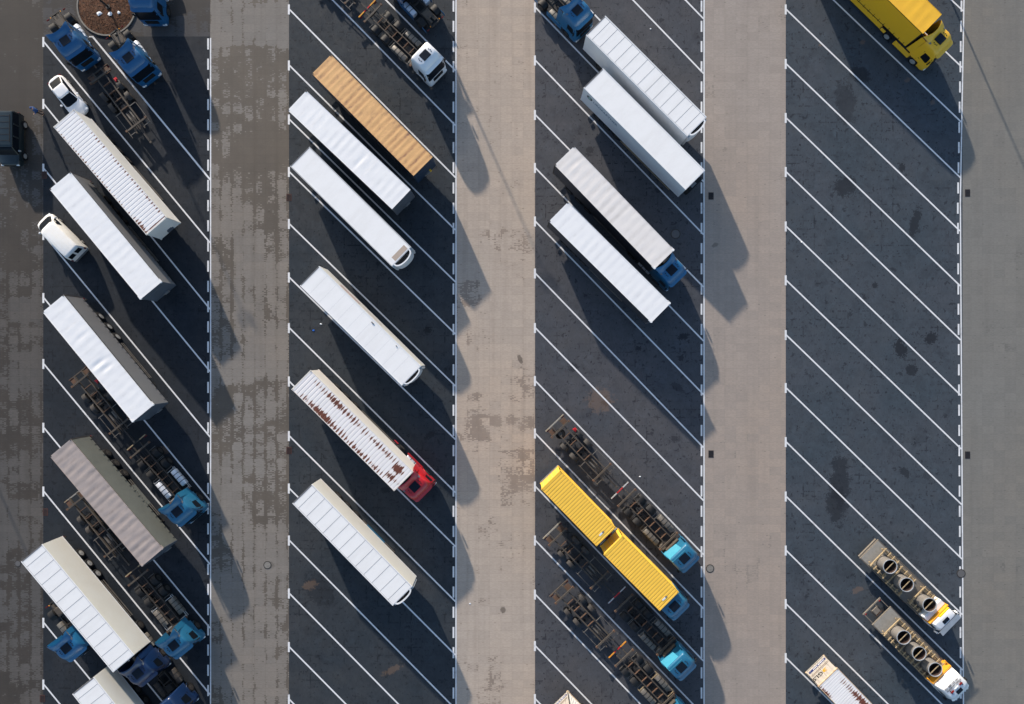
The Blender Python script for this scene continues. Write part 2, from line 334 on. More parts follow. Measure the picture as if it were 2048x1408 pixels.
# ---------------------------------------------------------------- ground, lanes and bays; strip tones also carry left-right light falloff
def sheet(name,x0,x1,y0,y1,z,mat):
    b=MB(); b.add([(x0,y0,z),(x1,y0,z),(x1,y1,z),(x0,y1,z)],[(0,1,2,3)]); o=b.done(name,mat,smooth=0); tag(o,kind='structure'); return o
X=lambda px:(px-1024)*.05
Y=lambda py:(704-py)*.05
pv0=pavers('damp_falloff_paving',(.09,.088,.087),(.042,.034,.027),.36,(),[(-50,-50,86,540,.4),(15,595,86,645,-.9),(0,1000,86,1100,-.3)],joint=.3)  # damp patches; base tone darkened for light falloff at the left
sheet('ground',-400,400,-400,400,0,paint('far_paving',(.12,.115,.105),.85,.5))
YT,YB=75,-75
sheet('side_road',X(-400),X(86.5),YB,YT,.004,pv0)
sheet('side_road',X(86.5),X(420.5),Y(73),YT,.004,pavers('damp_falloff_by_planter',(.068,.07,.076),(.036,.031,.027),.47))  # damp patches over a tone darkened for the same light falloff
sheet('driving_lane',X(420.5),X(578),YB,YT,.004,pavers('half_damp_falloff_paving',(.215,.20,.182),(.095,.077,.058),.33,[(540,1130,.5,.4,0,.3)],[(421,92,578,330,.35),(520,300,578,420,.4),(470,470,530,720,-.45),(421,1000,480,1408,-.1),(500,640,578,760,-.3),(421,5,578,90,-.3)],joint=.36))  # wet patches real; overall tone also holds part of the light falloff
sheet('driving_lane',X(912),X(1070),YB,YT,.004,pavers('dry_sheen_paving',(.44,.375,.315),(.25,.195,.155),-.12,[(1040,718,.25,.55,.4,.7),(1006,1220,.3,.4,0,.7)],[(972,459,1070,478,.45),(992,478,1070,500,.5),(1045,498,1070,520,.5),(922,562,962,612,.75),(916,785,1000,880,.45),(940,830,1070,905,.5),(1000,900,1070,1010,.5),(916,1008,1000,1075,.4),(1000,750,1070,800,.25)],joint=.1))  # warm bright sheen of the centre painted into the dry colour
sheet('driving_lane',X(1408.5),X(1571.5),YB,YT,.004,pavers('dry_taupe_paving',(.345,.30,.265),(.27,.235,.20),-.32,[(1430,490,.4,.25,.5,.5)]))
sheet('driving_lane',X(1925),X(2600),YB,YT,.004,pavers('dry_grey_paving',(.195,.192,.178),(.165,.157,.145),-.35,joint=.08))
sheet('parking_bays',X(86.5),X(420.5),YB,Y(73),.006,bays('dark_bays_west',(.014,.020,.028),(.024,.028,.035),(.006,.008,.012),.14,rusts=[(330,900,.5,.5)]))
sheet('parking_bays',X(578),X(912),YB,YT,.006,bays('dark_bays_middle',(.025,.034,.044),(.042,.047,.053),(.009,.011,.015),.14,
      [(855,660,.35,.35,0,.8),(775,690,.3,.3,0,.7),(860,870,.6,.3,.5,.6),(640,1180,1.2,1.6,.6,.5),(770,980,.4,.3,0,.6)],[(785,1340,1.2,.35),(620,1170,.8,.5)]))
sheet('parking_bays',X(1070),X(1408.5),YB,YT,.006,bays('grey_bays_east',(.060,.066,.078),(.076,.076,.083),(.014,.016,.022),.10,
      [(1367,673,.55,.28,.3,.85),(1277,697,.25,.22,0,.8),(1147,735,.45,.4,.6,.7),(1212,805,.4,.32,.3,.7),(1362,716,.3,.22,.8,.7),(1355,775,.8,.3,-.6,.5),(1350,878,.4,.3,0,.6),(1180,300,.35,.3,0,.6),(1318,380,.4,.3,0,.6)],[(1200,800,1.4,1.4)]))
sheet('parking_bays',X(1571.5),X(1925),YB,YT,.006,bays('blue_grey_bays_far_east',(.045,.060,.076),(.060,.070,.085),(.012,.015,.021),.09,
      [(1692,372,1.05,.95,.5,.75),(1690,205,.9,2.0,.1,.5),(1830,445,.4,1.5,-.25,.8),(1801,697,.55,.9,.4,.9),(1862,676,.6,.5,.6,.9),(1823,740,.55,.5,0,.8),(1750,571,.25,.25,0,.8),(1680,960,.9,2.4,0,.7),(1672,1010,.9,1.8,.1,.7),(1810,945,.6,.35,-.6,.7),(1804,335,.3,.4,0,.8),(1720,148,1.0,.7,-.6,.7),(1855,950,.5,.4,0,.4)],
      [(1725,85,.3,.25),(1815,160,.35,.25),(1865,205,.3,.25),(1830,592,.15,.2),(1715,1180,.7,.35),(1640,90,.15,.2)]))
g=G('road_marking_paint'); n=g.noise(g.co,1.3,6,.7); f=g.step(n,.54,.70)
wear=g.step(g.noise(g.co,14,4,.7),.62,.70)
MARK=g.out(g.mix(g.math('MULTIPLY',g.math('MAXIMUM',f,wear),.45),(.68,.69,.70),(.26,.26,.27)),.6)
def mark_seg(b,p,q,w,z=.010):
    p=P(*p); q=P(*q); d=(q-p); d.z=0; d.normalize(); nrm=Vector((-d.y,d.x,0))*w/2
    b.add([(v.x,v.y,z) for v in (p-nrm,q-nrm,q+nrm,p+nrm)],[(0,1,2,3)])
cols=[ # tick x, edge-line x, dash x, [(start y, end y)], ticks from, first dash y
 (88,421.3,416,[(84,485.6),(208,618.5),(337.5,743),(470,874),(596,1001),(728,1128.5),(855.5,1256),(983,1389),(1113,1520),(1245.6,1652),(1369,1775)],76),
 (579,912,907,[(-195,141),(-88,251),(19,355),(131,460),(239,564),(344,668),(448,772),(555,879),(656,985),(763,1093),(872,1203),(977,1310),(1081,1418),(1187,1524),(1294,1630),(1399,1735)],-40),
 (1071,1408,1404,[(-310,37.5),(-203,147),(-93,255),(15,363),(121,469),(230,574),(336,682),(443,789),(547,895),(656,1001),(762,1109),(867,1217),(973,1322),(1081,1430),(1189,1540),(1292,1640),(1398,1750)],-40),
 (1572.5,1923,1918,[(-308,22),(-200,135),(-90,244),(19,355),(128,462),(236,572),(344,680),(453,791),(560.6,898),(670,1009),(776,1118),(884,1229),(993,1340),(1101,1450),(1208,1556),(1316,1665)],-40)]
for ci,(tx,ex,dx,ls,y0) in enumerate(cols):
    b=MB()
    if ci==0:
        mark_seg(b,(185,73),(421,360),.17); mark_seg(b,(178,73.5),(187,73.5),.12,.013)
    edge=lambda y:ex if ci<3 else (1928.5-8*min(1,(y+40)/440) if y<400 else 1920.5+6.5*(y-400)/1050)
    dash=lambda y:edge(y)-5
    for a,e in ls:
        mark_seg(b,(tx,a),(edge(e)-1,e),.145)
        if a>-60: mark_seg(b,(tx-1.2,a-10),(tx-1.2,a+10),.2,.013)
    y=y0
    while y<1500:
        mark_seg(b,(edge(y),y),(edge(y+40.4),y+40.4),.13,.016)
        mark_seg(b,(dash(y),y+1),(dash(y),y+23),.17,.013); y+=40.4
    tag(b.done('bay_markings',MARK,smooth=0),kind='structure')
# ---------------------------------------------------------------- flush ironwork
def grate(px,py,mat,label):
    t=thing('drain_grate',label,'drain grate','drain grates along the bays'); t.location=P(px,py)
    b=MB(); b.box(-.26,.26,-.36,.36,.004,.022); b.done('frame',mat,t,bevel=.004)
    b=MB()
    for i in range(6): b.box(-.2,.2,-.3+i*.105,-.25+i*.105,.0225,.03)
    b.done('bars',M['dark'],t)
mred=paint('rusty_grate_frame',(.05,.018,.014),.8,.6,(.09,.035,.025)); mblk=paint('black_grate_frame',(.02,.016,.018),.7,.4,(.04,.02,.02))
for px,py,m,l in [(1422,392,mblk,'black drain grate in the shadow beside the third row of bays, upper one'),(1422,908,mblk,'black drain grate on sunny paving right of the third row of bays, lower one'),
  (1935,386,mblk,'black drain grate on grey paving at the far right, upper one'),(1935,910,mblk,'black drain grate on grey paving at the far right, lower one'),
  (578,395,mred,'rusty drain grate on the edge left of the second row, upper one'),(578,901,mred,'rusty drain grate on the edge left of the second row, lower one'),
  (89,350,mred,'dark red drain grate at the left edge between the ribbed container and white van'),(91,1024,mred,'dark red drain grate left of the taupe tarpaulin trailer'),(85,1397,mred,'dark red drain grate in the bottom left corner')]: grate(px,py,m,l)
def manhole(px,py,r,mat,label):
    t=thing('manhole_cover',label,'manhole','manhole covers'); t.location=P(px,py)
    b=MB(); b.cyl((0,0,.012),(0,0,.022),r,28); b.done('rim',M['steel_dk'],t)
    b=MB(); b.cyl((0,0,.0225),(0,0,.03),r*.8,28); b.done('lid',mat,t)
mml=paint('grey_lid',(.1,.1,.105),.8,.6,(.08,.08,.08),sc=4); mmd=paint('taupe_lid',(.22,.21,.19),.8,.6,(.1,.09,.08),sc=4)
manhole(1351,468,.5,mml,'round manhole cover in the bay above the blue cab'); manhole(1420,1137,.42,mmd,'round manhole cover on the lane right of the light blue cab')
manhole(1922,1147,.45,mml,'round manhole cover on the white edge line above the tube truck'); manhole(535,1130,.4,mmd,'round manhole cover on the damp lane left of the second row'); manhole(36,1127,.32,mml,'small round cover left of the big white refrigerated trailer')
# ---------------------------------------------------------------- wheels (shared meshes)
def lathe_y(b,prof,n=22):
    rings=[]
    for (y,r) in prof: rings.append([(math.cos(2*math.pi*i/n)*r,y,math.sin(2*math.pi*i/n)*r) for i in range(n)])
    b.loft(rings); return b
HID=bpy.data.collections.new('proto')
def proto(o): S.collection.objects.unlink(o); HID.objects.link(o); return o
def mk_tyre(r,w): 
    b=MB(); lathe_y(b,[(-w/2,r*.62),(-w/2,r*.9),(-w*.42,r*.98),(-w*.2,r),(w*.2,r),(w*.42,r*.98),(w/2,r*.9),(w/2,r*.62)]); return proto(b.done('tyre',M['black']))
def mk_rim(r,w,mat):
    b=MB(); lathe_y(b,[(w/2+.004,r*.6),(w/2-.03,r*.55),(w/2-.09,r*.5),(w/2-.09,r*.28),(w/2+.02,r*.24),(w/2+.02,.01)])
    for i in range(8):
        a=i*math.pi/4; b.cyl((math.cos(a)*r*.4,w/2-.1,math.sin(a)*r*.4),(math.cos(a)*r*.4,w/2-.075,math.sin(a)*r*.4),r*.06,6)
    return proto(b.done('rim',mat))
TY={'s':(mk_tyre(.5,.36),mk_rim(.5,.36,M['steel_dk']),mk_rim(.5,.36,M['alu'])),'d':(mk_tyre(.5,.62),mk_rim(.5,.62,M['steel_dk']),mk_rim(.5,.62,M['alu'])),
    'c':(mk_tyre(.32,.21),mk_rim(.32,.21,M['steel_dk']),mk_rim(.32,.21,M['alu'])),'t':(mk_tyre(.42,.34),mk_rim(.42,.34,M['steel_dk']),mk_rim(.42,.34,M['alu']))}
def wheel(parent,kind,x,y,z,side,bright=False,name='wheel'):
    ty,r1,r2=TY[kind]; w=inst(name,ty,parent,(x,y,z),0 if side>0 else math.pi); rim=r2 if bright else r1
    q=bpy.data.objects.new('rim',rim.data); S.collection.objects.link(q); q.parent=w
    return w
# ---------------------------------------------------------------- shaped shells (cabs, vans)
def ring_pts(L,nf=7,nr=4,k=0.):
    z,x0,x1,hw,rf,rr=L; pts=[]
    rf=min(rf,hw*.98); rr=min(rr,hw*.9)
    for i in range(nr):   # rear right -> corner
        a=math.pi+math.pi/2*i/(nr-1); pts.append((x0+rr+math.cos(a)*rr,-hw+rr+math.sin(a)*rr,z))
    for i in range(nf):
        a=-math.pi/2+math.pi/2*i/(nf-1); pts.append((x1-rf+math.cos(a)*rf,-hw+rf+math.sin(a)*rf,z))
    for i in range(nf):
        a=math.pi/2*i/(nf-1); pts.append((x1-rf+math.cos(a)*rf,hw-rf+math.sin(a)*rf,z))
    for i in range(nr):
        a=math.pi/2+math.pi/2*i/(nr-1); pts.append((x0+rr+math.cos(a)*rr,hw-rr+math.sin(a)*rr,z))
    return pts
def lev(Ls,z):
    for a,b in zip(Ls[:-1],Ls[1:]):
        if a[0]<=z<=b[0]:
            t=(z-a[0])/(b[0]-a[0]) if b[0]>a[0] else 0
            return tuple(p+(q-p)*t for p,q in zip(a,b))
    return Ls[-1] if z>Ls[-1][0] else Ls[0]
def shell(b,Ls): b.loft([ring_pts(L) for L in Ls])
def xfront(L,y):
    z,x0,x1,hw,rf,rr=L; d=abs(y)-(hw-rf)
    return x1 if d<=0 else x1-rf*(1-math.sqrt(max(0,1-(d/rf)**2)))
def front_patch(b,Ls,yf,z0,z1,off=.012,n=14,m=4,z0e=None):
    def fn(u,v):
        z=z0+(z1-z0)*v; L=lev(Ls,z); y=(u*2-1)*yf*L[3]; return (xfront(L,y)+off,y,z)
    b.grid(fn,n,m)
def side_patch(b,Ls,sgn,pts,off=.012):
    vs=[]
    for x,z in pts:
        L=lev(Ls,z); hw,rf,x1=L[3],L[4],L[2]; d=x-(x1-rf); y=hw if d<=0 else hw-rf+math.sqrt(max(0,rf*rf-d*d))
        vs.append((x,sgn*(y+off),z))
    b.add(vs,[tuple(range(len(vs)))])
def cab(t,F,mat,style='high',trim=None,hatch=True,hcut=0):
    """cab-over cab; F = x of the front bumper face. styles: high (roof fairing), plain, low, big"""
    trim=trim or mat
    H={'high':3.42,'plain':3.72,'low':2.75,'mid':3.40,'big':3.55,'blank':3.42}[style]
    D=2.25 if style!='low' else 1.48
    x0=F-D; e=H-3.42
    Ls=[(.95,x0,F-.06,1.22,.22,.05),(1.35,x0,F-.05,1.245,.26,.06),(1.62,x0,F-.07,1.245,.30,.06),(2.2+e*.5,x0,F-.17,1.22,.34,.08),
        (2.72+e,x0,F-.30,1.185,.38,.1),(3.0+e,x0,F-.42,1.16,.42,.12),(3.22+e,x0+.02,F-.60,1.12,.45,.16),(3.36+e,x0+.06,F-.82,1.06,.42,.2),(3.42+e,x0+.12,F-1.0,1.0,.38,.2)]
    if style=='low': Ls=[(.95,x0,F-.06,1.2,.2,.05),(1.5,x0,F-.08,1.22,.25,.06),(2.3,x0,F-.30,1.15,.3,.08),(2.6,x0,F-.42,1.1,.3,.1),(2.72,x0+.05,F-.6,1.04,.3,.12),(2.75,x0+.1,F-.7,1.0,.28,.12)]
    b=MB(); shell(b,Ls); body=b.done('cab_body',mat,t,smooth=50)
    b=MB(); front_patch(b,Ls,.9,1.62 if style!='low' else 1.45,2.60+e if style!='low' else 2.25,.012); b.done('windscreen',M['glass'],t)
    for s in (1,-1):
        b=MB(); zt=2.5+e*.6 if style!='low' else 2.25
        side_patch(b,Ls,s,[(F-1.35,1.75),(F-.62,1.62),(F-.5,1.75),(F-.62,zt-.05),(F-.8,zt),(F-1.35,zt)],.012); b.done('side_window',M['glass'],t,smooth=0)
        b=MB(); side_patch(b,Ls,s,[(F-1.50,1.1),(F-1.47,1.1),(F-1.47,2.7),(F-1.50,2.7)],.008); b.box(F-1.42,F-1.25,s*1.255-.01,s*1.255+.01,1.5,1.54); b.done('door_seam',M['dark'],t,smooth=0)
        b=MB(); yy=s*1.38; b.box(F-.40,F-.30,yy-.08,yy+.08,1.85,2.3); b.tube([(F-.4,s*1.15,2.5),(F-.36,yy,2.47)],.022); b.tube([(F-.4,s*1.2,1.7),(F-.36,yy,1.74)],.022); b.done('mirror',[M['dark']] if style not in('low',) else [M['white']],t,bevel=.03)
        b=MB(); b.box(F-.12,F+.015,s*.72 if s>0 else -1.14,1.14 if s>0 else -.72,.55,.80); b.done('headlight',M['lamp'],t,bevel=.03)
        b=MB(); b.box(F-2.0 if style!='low' else F-1.8,F-1.75,s*1.0-.22,s*1.0+.22,.4,1.0); b.done('side_box',M['dark'],t); b=MB(); b.box(F-1.0,F-.55,s*1.08-.14,s*1.08+.14,.38,.76); b.done('step',M['dark'],t)
        # wheel arch
        b=MB(); n=12
        def fn(u,v):
            a=R(12)+R(156)*u; return (F-1.4+math.cos(a)*.62,s*(.86+.40*v),.5+math.sin(a)*.62)
        b.grid(fn,n,1); b.done('wheel_arch',trim,t)
        wheel(t,'s',F-1.4,s*1.03,.5,s,bright=(style in('big',)))
    b=MB(); b.loft([ring_pts((z,F-.95,x,hw,.35,.05)) for z,x,hw in ((.32,F-.05,1.16),(.45,F,1.22),(.95,F,1.245),(1.12,F-.02,1.24))]); b.done('bumper',trim,t,smooth=50)
    b=MB(); b.box(F-.9,F+.012,-.62,.62,.98,1.48); 
    for i in range(4): b.box(F-.5,F+.03,-.62,.62,1.02+i*.12,1.07+i*.12)
    b.done('grille',M['dark'],t)
    if style=='low': 
        b=MB(); b.box(F-1.12,F-.76,-.36,.36,2.752,2.80); b.done('roof_hatch',M['hatch'],t,bevel=.03)
        return Ls
    # sun visor, roof hatch
    b=MB()
    def fv(u,v):
        y=(u*2-1)*1.1; L=lev(Ls,2.80+e); x=xfront(L,y*.98); return (x-.05+.30*v,y,2.93+e-.12*v)
    b.grid(fv,12,2)
    def fv2(u,v):
        q=fv(u,v); return (q[0],q[1],q[2]-.03)
    b.grid(fv2,12,2); b.done('sun_visor',trim if style!='big' else M['yellow'],t)
    zt=H
    if hatch:
        b=MB(); b.box(F-1.78,F-.98,-.45,.45,zt+.002,zt+.05); b.done('roof_hatch',M['hatch'],t,bevel=.025)
    b=MB()
    for s in (1,-1):
        for k in range(3): b.box(F-1.25-k*.17,F-1.17-k*.17,s*(.66+.05*(k%2))-.04,s*(.66+.05*(k%2))+.04,zt-.01,zt+.035)
    b.done('horns_and_markers',M['dark'],t)
    if style in('high','big'):
        # roof fairing with swept-back corners, and side fairings
        zr=3.86 if style=='high' else 4.0
        b=MB(); n=16
        def ft(u,v,dz=0):
            y=(u*2-1); k=abs(y)**2.2; xr=x0-.02-.42*k; xf=F-1.78+.10*k
            x=xf+(xr-xf)*v; w=1.02+.16*v
            ez=1-.35*max(0,(abs(y)-.75)/.25)**2
            return (x,y*w,zt-.03+(zr-zt)*(math.sin(v*math.pi/2)**1.3)*ez+dz)
        b.grid(lambda u,v:ft(u,v),n,6)
        b.grid(lambda u,v:ft(u,v,-.04 if v>0 else -.0),n,6); b.done('roof_fairing',mat,t,smooth=50)
        for s in (1,-1):
            b=MB()
            def fs(u,v,dy=0):
                z=1.25+(zr-.35-1.25)*v; return (x0+.03-(.62-.12*v)*u,s*(1.235-.02*u-.045*v+dy),z)
            b.grid(lambda u,v:fs(u,v),3,4); b.grid(lambda u,v:fs(u,v,-.03),3,4); b.done('side_fairing',mat,t)
            b=MB(); b.add([(x0-.1,s*.86,zt+.16),(x0-.36,s*1.1,zt+.05),(x0+.5,s*1.07,zt-.0),(x0+.62,s*.93,zt+.02)],[(0,1,2,3)]); b.done('fairing_strut_panel',M['curt_grey'],t,smooth=0)
    elif style=='blank':
        # cab without roof fairing but with a bare sloping back plate, its sunlight painted in
        b=MB(); b.add([(x0-.62,-1.15,2.85),(x0+.35,-1.05,zt+.01),(x0+.35,.55,zt+.01),(x0-.5,.35,2.9)],[(0,1,2,3)]); b.done('back_plate',M['cyan_sunlit'],t,smooth=0)
        for s in (1,-1):
            b=MB(); b.box(x0-.42,x0+.02,s*1.2-.02,s*1.2+.02,1.3,3.0); b.done('side_fairing',mat,t)
    return Ls
def tanks(t,xa,xb,mat,y=.98,r=.31,straps=2):
    for s in (1,-1):
        b=MB()
        L=xb-xa; ring=[]
        for x in (xa,xa+.04,xb-.04,xb):
            k=.9 if x in(xa,xb) else 1
            ring.append([(x,s*y+math.copysign(abs(math.cos(a))**.6,math.cos(a))*r*k,.72+math.copysign(abs(math.sin(a))**.6,math.sin(a))*r*k) for a in [2*math.pi*i/20 for i in range(20)]])
        b.loft(ring); tk=b.done('fuel_tank' if s>0 else 'air_tank',mat,t)
        for i in range(straps):
            xs=xa+L*(i+1)/(straps+1); b=MB(); b.loft([[(x,s*y+math.copysign(abs(math.cos(a))**.6,math.cos(a))*(r+.012),.72+math.copysign(abs(math.sin(a))**.6,math.sin(a))*(r+.012)) for a in [2*math.pi*k/20 for k in range(20)]] for x in (xs-.03,xs+.03)]); b.done('strap',M['dark'],tk)
def tractor(label,mat,style='high',group='tractor units',tank='tank_white',skirts=False,cat='tractor unit',brightrim=False):
    t=thing('tractor_unit',label,cat,group); F=6.3
    b=MB()
    for s in (1,-1): b.box(.25,F-.6,s*.43-.045,s*.43+.045,.72,.98)
    for x in (.3,1.2,2.1,3.0,3.7): b.box(x-.06,x+.06,-.39,.39,.76,.94)
    b.done('chassis_frame',M['steel_dk'],t)
    b=MB(); b.box(1.0,1.95,-.42,.42,1.0,1.14,.06,.06); b.box(.55,1.02,-.34,-.1,.98,1.08,0,.03); b.box(.55,1.02,.1,.34,.98,1.08,0,.03); b.cyl((1.5,0,1.14),(1.5,0,1.16),.33,20); b.done('fifth_wheel',M['steel'],t)
    for s in (1,-1):
        wheel(t,'d',1.35,s*.92,.5,s,bright=brightrim)
        b=MB()
        def fn(u,v):
            a=R(35)+R(110)*u; return (1.35+math.cos(a)*.6,s*(.62+.62*v),.5+math.sin(a)*.6)
        b.grid(fn,10,1); b.done('mudguard',M['dark'],t)
        b=MB(); b.box(.3,.38,s*.95-.14,s*.95+.14,.75,.86); b.done('tail_light',[M['red_lamp']],t,bevel=.02)
        b=MB(); b.box(.34,.46,s*.62,s*.56,.9,.95); b.done('marker_light',M['amber'],t)
    tanks(t,2.35,3.85,M[tank],y=.90 if skirts else .98)
    if skirts:
        for s in (1,-1):
            b=MB(); b.box(2.2,4.25,s*1.245-.02,s*1.245+.02,.4,1.05); b.box(.35,.9,s*1.245-.02,s*1.245+.02,.6,1.0); b.done('side_skirt',mat,t,bevel=.015)
    b=MB(); b.box(3.2,3.9,-.36,.36,.99,1.35); b.cyl((3.3,.6,1.0),(3.3,.6,1.5),.07,8); b.tube([(3.95,-.2,2.2),(3.4,-.3,1.5),(2.6,-.2,1.15)],.03); b.done('deck_and_hoses',M['dark'],t)
    cab(t,F,mat,style)
    return t
def frame_bits(t,x0,x1,half,z,w=.09,crosses=(),mat=None,h=.2,lateral=()):
    b=MB()
    for s in (1,-1): b.box(x0,x1,s*half-w/2,s*half+w/2,z-h,z)
    b.done('main_beams',mat or M['steel'],t)
    b=MB()
    for x in crosses: b.box(x-.035,x+.035,-half+w/2,half-w/2,z-h*.8,z-.02)
    if crosses: b.done('cross_members',M['rusty'],t)
    for x in lateral:
        b=MB(); b.box(x-.08,x+.08,-1.14,1.14,z+.004,z+.12)
        o=b.done('outrigger',M['steel'],t)
        for s in (1,-1):
            b=MB(); b.box(x-.10,x+.10,s*1.16-.09,s*1.16+.09,z-.02,z+.17); b.done('twist_lock',M['rusty'],o)
def guard(t,xa,xb,z0=.55,col='alu_dirty',y=1.2,n=2):
    for s in (1,-1):
        b=MB()
        for k in range(n): b.box(xa,xb,s*y-.02,s*y+.02,z0+k*.26,z0+k*.26+.07)
        for x in (xa+.15,xb-.15): b.box(x-.03,x+.03,min(s*y,s*.45),max(s*y,s*.45),z0+.3,z0+.35)
        b.done('side_guard',M[col],t)
def swap_truck(label,mat,style='high',tank='alu_dirty',bar='redwhite',gtone='alu_dirty',guards=True,L=9.65,group='container chassis trucks',beam='steel'):
    t=thing('chassis_truck',label,'truck',group); F=L
    frame_bits(t,.35,F-.8,.42,1.08,.085,(1.0,1.9,2.9,3.9,4.6,5.4,6.2),M[beam],lateral=(.95,F-2.75))
    b=MB(); b.box(0,.08,-1.2,1.2,.62,.76); ob=b.done('rear_bar',M['steel'],t)
    cset={'redwhite':('lightgrey','red'),'amber':('amber','red'),'orange':('orange','red'),'pale':('timber','steel')}[bar]
    for s in (1,-1):
        b=MB(); b.box(-.015,.095,s*.8-.38,s*.8+.38,.765,.80); b.done('reflector_strip',M[cset[0]],ob)
        b=MB(); b.box(.09,.2,s*1.0-.16,s*1.0+.16,.55,.72); b.done('tail_light',M['red_lamp'],t)
    b=MB(); b.box(-.01,.09,-.40,.40,.765,.795); b.done('reflector_strip',M[cset[1]],ob)
    for i,x in enumerate((2.15,3.5)):
        for s in (1,-1):
            k='d' if i else 's'; wheel(t,k,x,s*(.93 if i else 1.0),.5,s)
            b=MB()
            def fn(u,v):
                a=R(25)+R(130)*u; return (x+math.cos(a)*.58,s*(.62+.6*v),.5+math.sin(a)*.58)
            b.grid(fn,10,1); b.done('mudguard',M['dark'],t)
            for xx in (x-.6,x+.62): 
                b=MB(); b.box(xx-.02,xx+.02,min(s*.45,s*1.22),max(s*.45,s*1.22),.82,.86); b.done('mudguard_bracket',M['alu_dirty'],t)
        b=MB(); b.cyl((x,-.9,.5),(x,.9,.5),.09,10); b.cyl((x-.25,0,.5),(x+.25,0,.5),.22,12); b.done('axle',M['steel_dk'],t)
        for s in (1,-1):
            b=MB(); b.cyl((x+.35,s*.25,.6),(x+.35,s*.25,.85),.13,10); b.done('air_spring',M['black'],t)
    tanks(t,4.55,6.35,M[tank],straps=3)
    if guards: guard(t,4.25,6.9,.62,gtone,1.22)
    b=MB(); b.box(6.65,7.25,-1.05,-.5,.5,.95); b.done('battery_box',M['deck'],t,bevel=.03)
    b=MB(); b.cyl((6.9,.8,.55),(6.9,.8,.95),.25,14); b.done('exhaust_silencer',M['steel_dk'],t)
    b=MB()
    for y in (-.18,.02,.2): b.tube([(1.2,y,.85),(3,y+.05,.9),(5,y-.05,.86),(7,y,.9)],.025,5)
    b.cyl((2.6,0,.55),(6.5,0,.7),.06,8); b.box(5.5,6.3,-.25,.25,.6,.85); b.done('hoses_and_shaft',M['steel_dk'],t)
    b=MB()
    for y in (-.55,-.2,.25,.6): b.box(F-2.7,F-2.3,y-.03,y+.03,1.1,1.16)
    b.box(F-2.42,F-2.34,-.8,.8,1.0,1.6); b.done('headboard_frame',M['steel'],t)
    if style: cab(t,F,mat,style)
    return t
def drawbar_trailer(label,bar='pale',spare=True,guards=True,group='container chassis trailers',draw=True,half=.47,beam='steel',redbox=True,L=7.3):
    t=thing('chassis_trailer',label,'trailer',group)
    frame_bits(t,.1,L+.15,half,1.1,.11,(1.75,2.7,3.65,4.7),M[beam],lateral=(.85,L-.55),h=.22)
    b=MB(); b.box(0,.12,-1.22,1.22,.72,.86); ob=b.done('rear_bar',M['deckc'] if bar=='pale' else M['steel'],t)
    for s in (1,-1):
        b=MB(); b.box(.02,.09,s*1.0-.2,s*1.0+.2,.865,.9); b.done('reflector_strip',M['timber'] if bar=='pale' else M['rusty'],ob)
        b=MB(); b.box(.12,.24,s*1.0-.17,s*1.0+.17,.6,.72); b.done('tail_light',M['red_lamp'],t)
        for x in (2.45,3.8):
            wheel(t,'s',x,s*1.0,.5,s)
            b=MB()
            def fn(u,v):
                a=R(30)+R(120)*u; return (x+math.cos(a)*.58,s*(.78+.42*v),.5+math.sin(a)*.58)
            b.grid(fn,10,1); b.done('mudguard',M['steel_dk'],t)
        b=MB(); b.box(.25,.9,s*.75-.3,s*.75+.3,.93,.98); b.done('corner_bracket',M['rusty'],t)
    for x in (2.45,3.8):
        b=MB(); b.cyl((x,-.9,.5),(x,.9,.5),.09,10); b.done('axle',M['steel_dk'],t)
        for s in (1,-1):
            b=MB(); b.cyl((x+.3,s*.3,.6),(x+.3,s*.3,.85),.14,10); b.done('air_spring',M['black'],t)
    if guards: guard(t,4.7,L+.1,.75,'alu_dirty',1.18,1)
    if spare:
        b=MB(); n=22
        def ringf(r,z): return [(1.25+math.cos(2*math.pi*i/n)*r,-.35+math.sin(2*math.pi*i/n)*r,z) for i in range(n)]
        b.loft([ringf(.26,.5),ringf(.46,.5),ringf(.5,.58),ringf(.5,.7),ringf(.44,.78),ringf(.27,.78),ringf(.26,.7)],False,False)
        sp=b.done('spare_wheel',M['black'],t); b=MB(); b.loft([ringf(.255,.62),ringf(.22,.66),ringf(.12,.64)]); b.done('rim',M['alu_dirty'],sp)
    if redbox:
        b=MB(); b.box(1.75,2.0,1.0,1.16,.95,1.15); b.cyl((1.7,.9,1.0),(2.1,.95,1.0),.09,10); b.done('fire_extinguisher_box',M['red'],t,bevel=.02)
    b=MB()
    for y in (-.22,.18): b.cyl((5.1,y,.82),(6.1,y,.82),.12,12)
    b.done('air_tank',M['alu_dirty'],t)
    b=MB(); b.tube([(2.2,.05,.9),(3.1,-.1,.92),(4.4,.1,.88),(5.1,-.05,.9),(L-.4,0,.9)],.03,5); b.box(4.2,4.5,-.3,.3,.7,.85); b.tube([(2.0,-.3,.8),(2.6,.2,.75),(3.6,-.25,.8)],.03,5); b.done('hoses_and_valves',M['steel_dk'],t)
    if draw:
        b=MB(); b.box(L-1.6,L+1.35,-.075,.075,.78,.94); b.box(L-1.4,L+.1,-.24,-.16,.84,.98); b.box(L-1.4,L+.1,.16,.24,.84,.98); db=b.done('drawbar',M['steel_dk'],t)
        b=MB(); b.box(L+1.35,L+1.62,-.1,.1,.76,.92); b.done('towing_eye',M['steel'],db,bevel=.03)
    return t
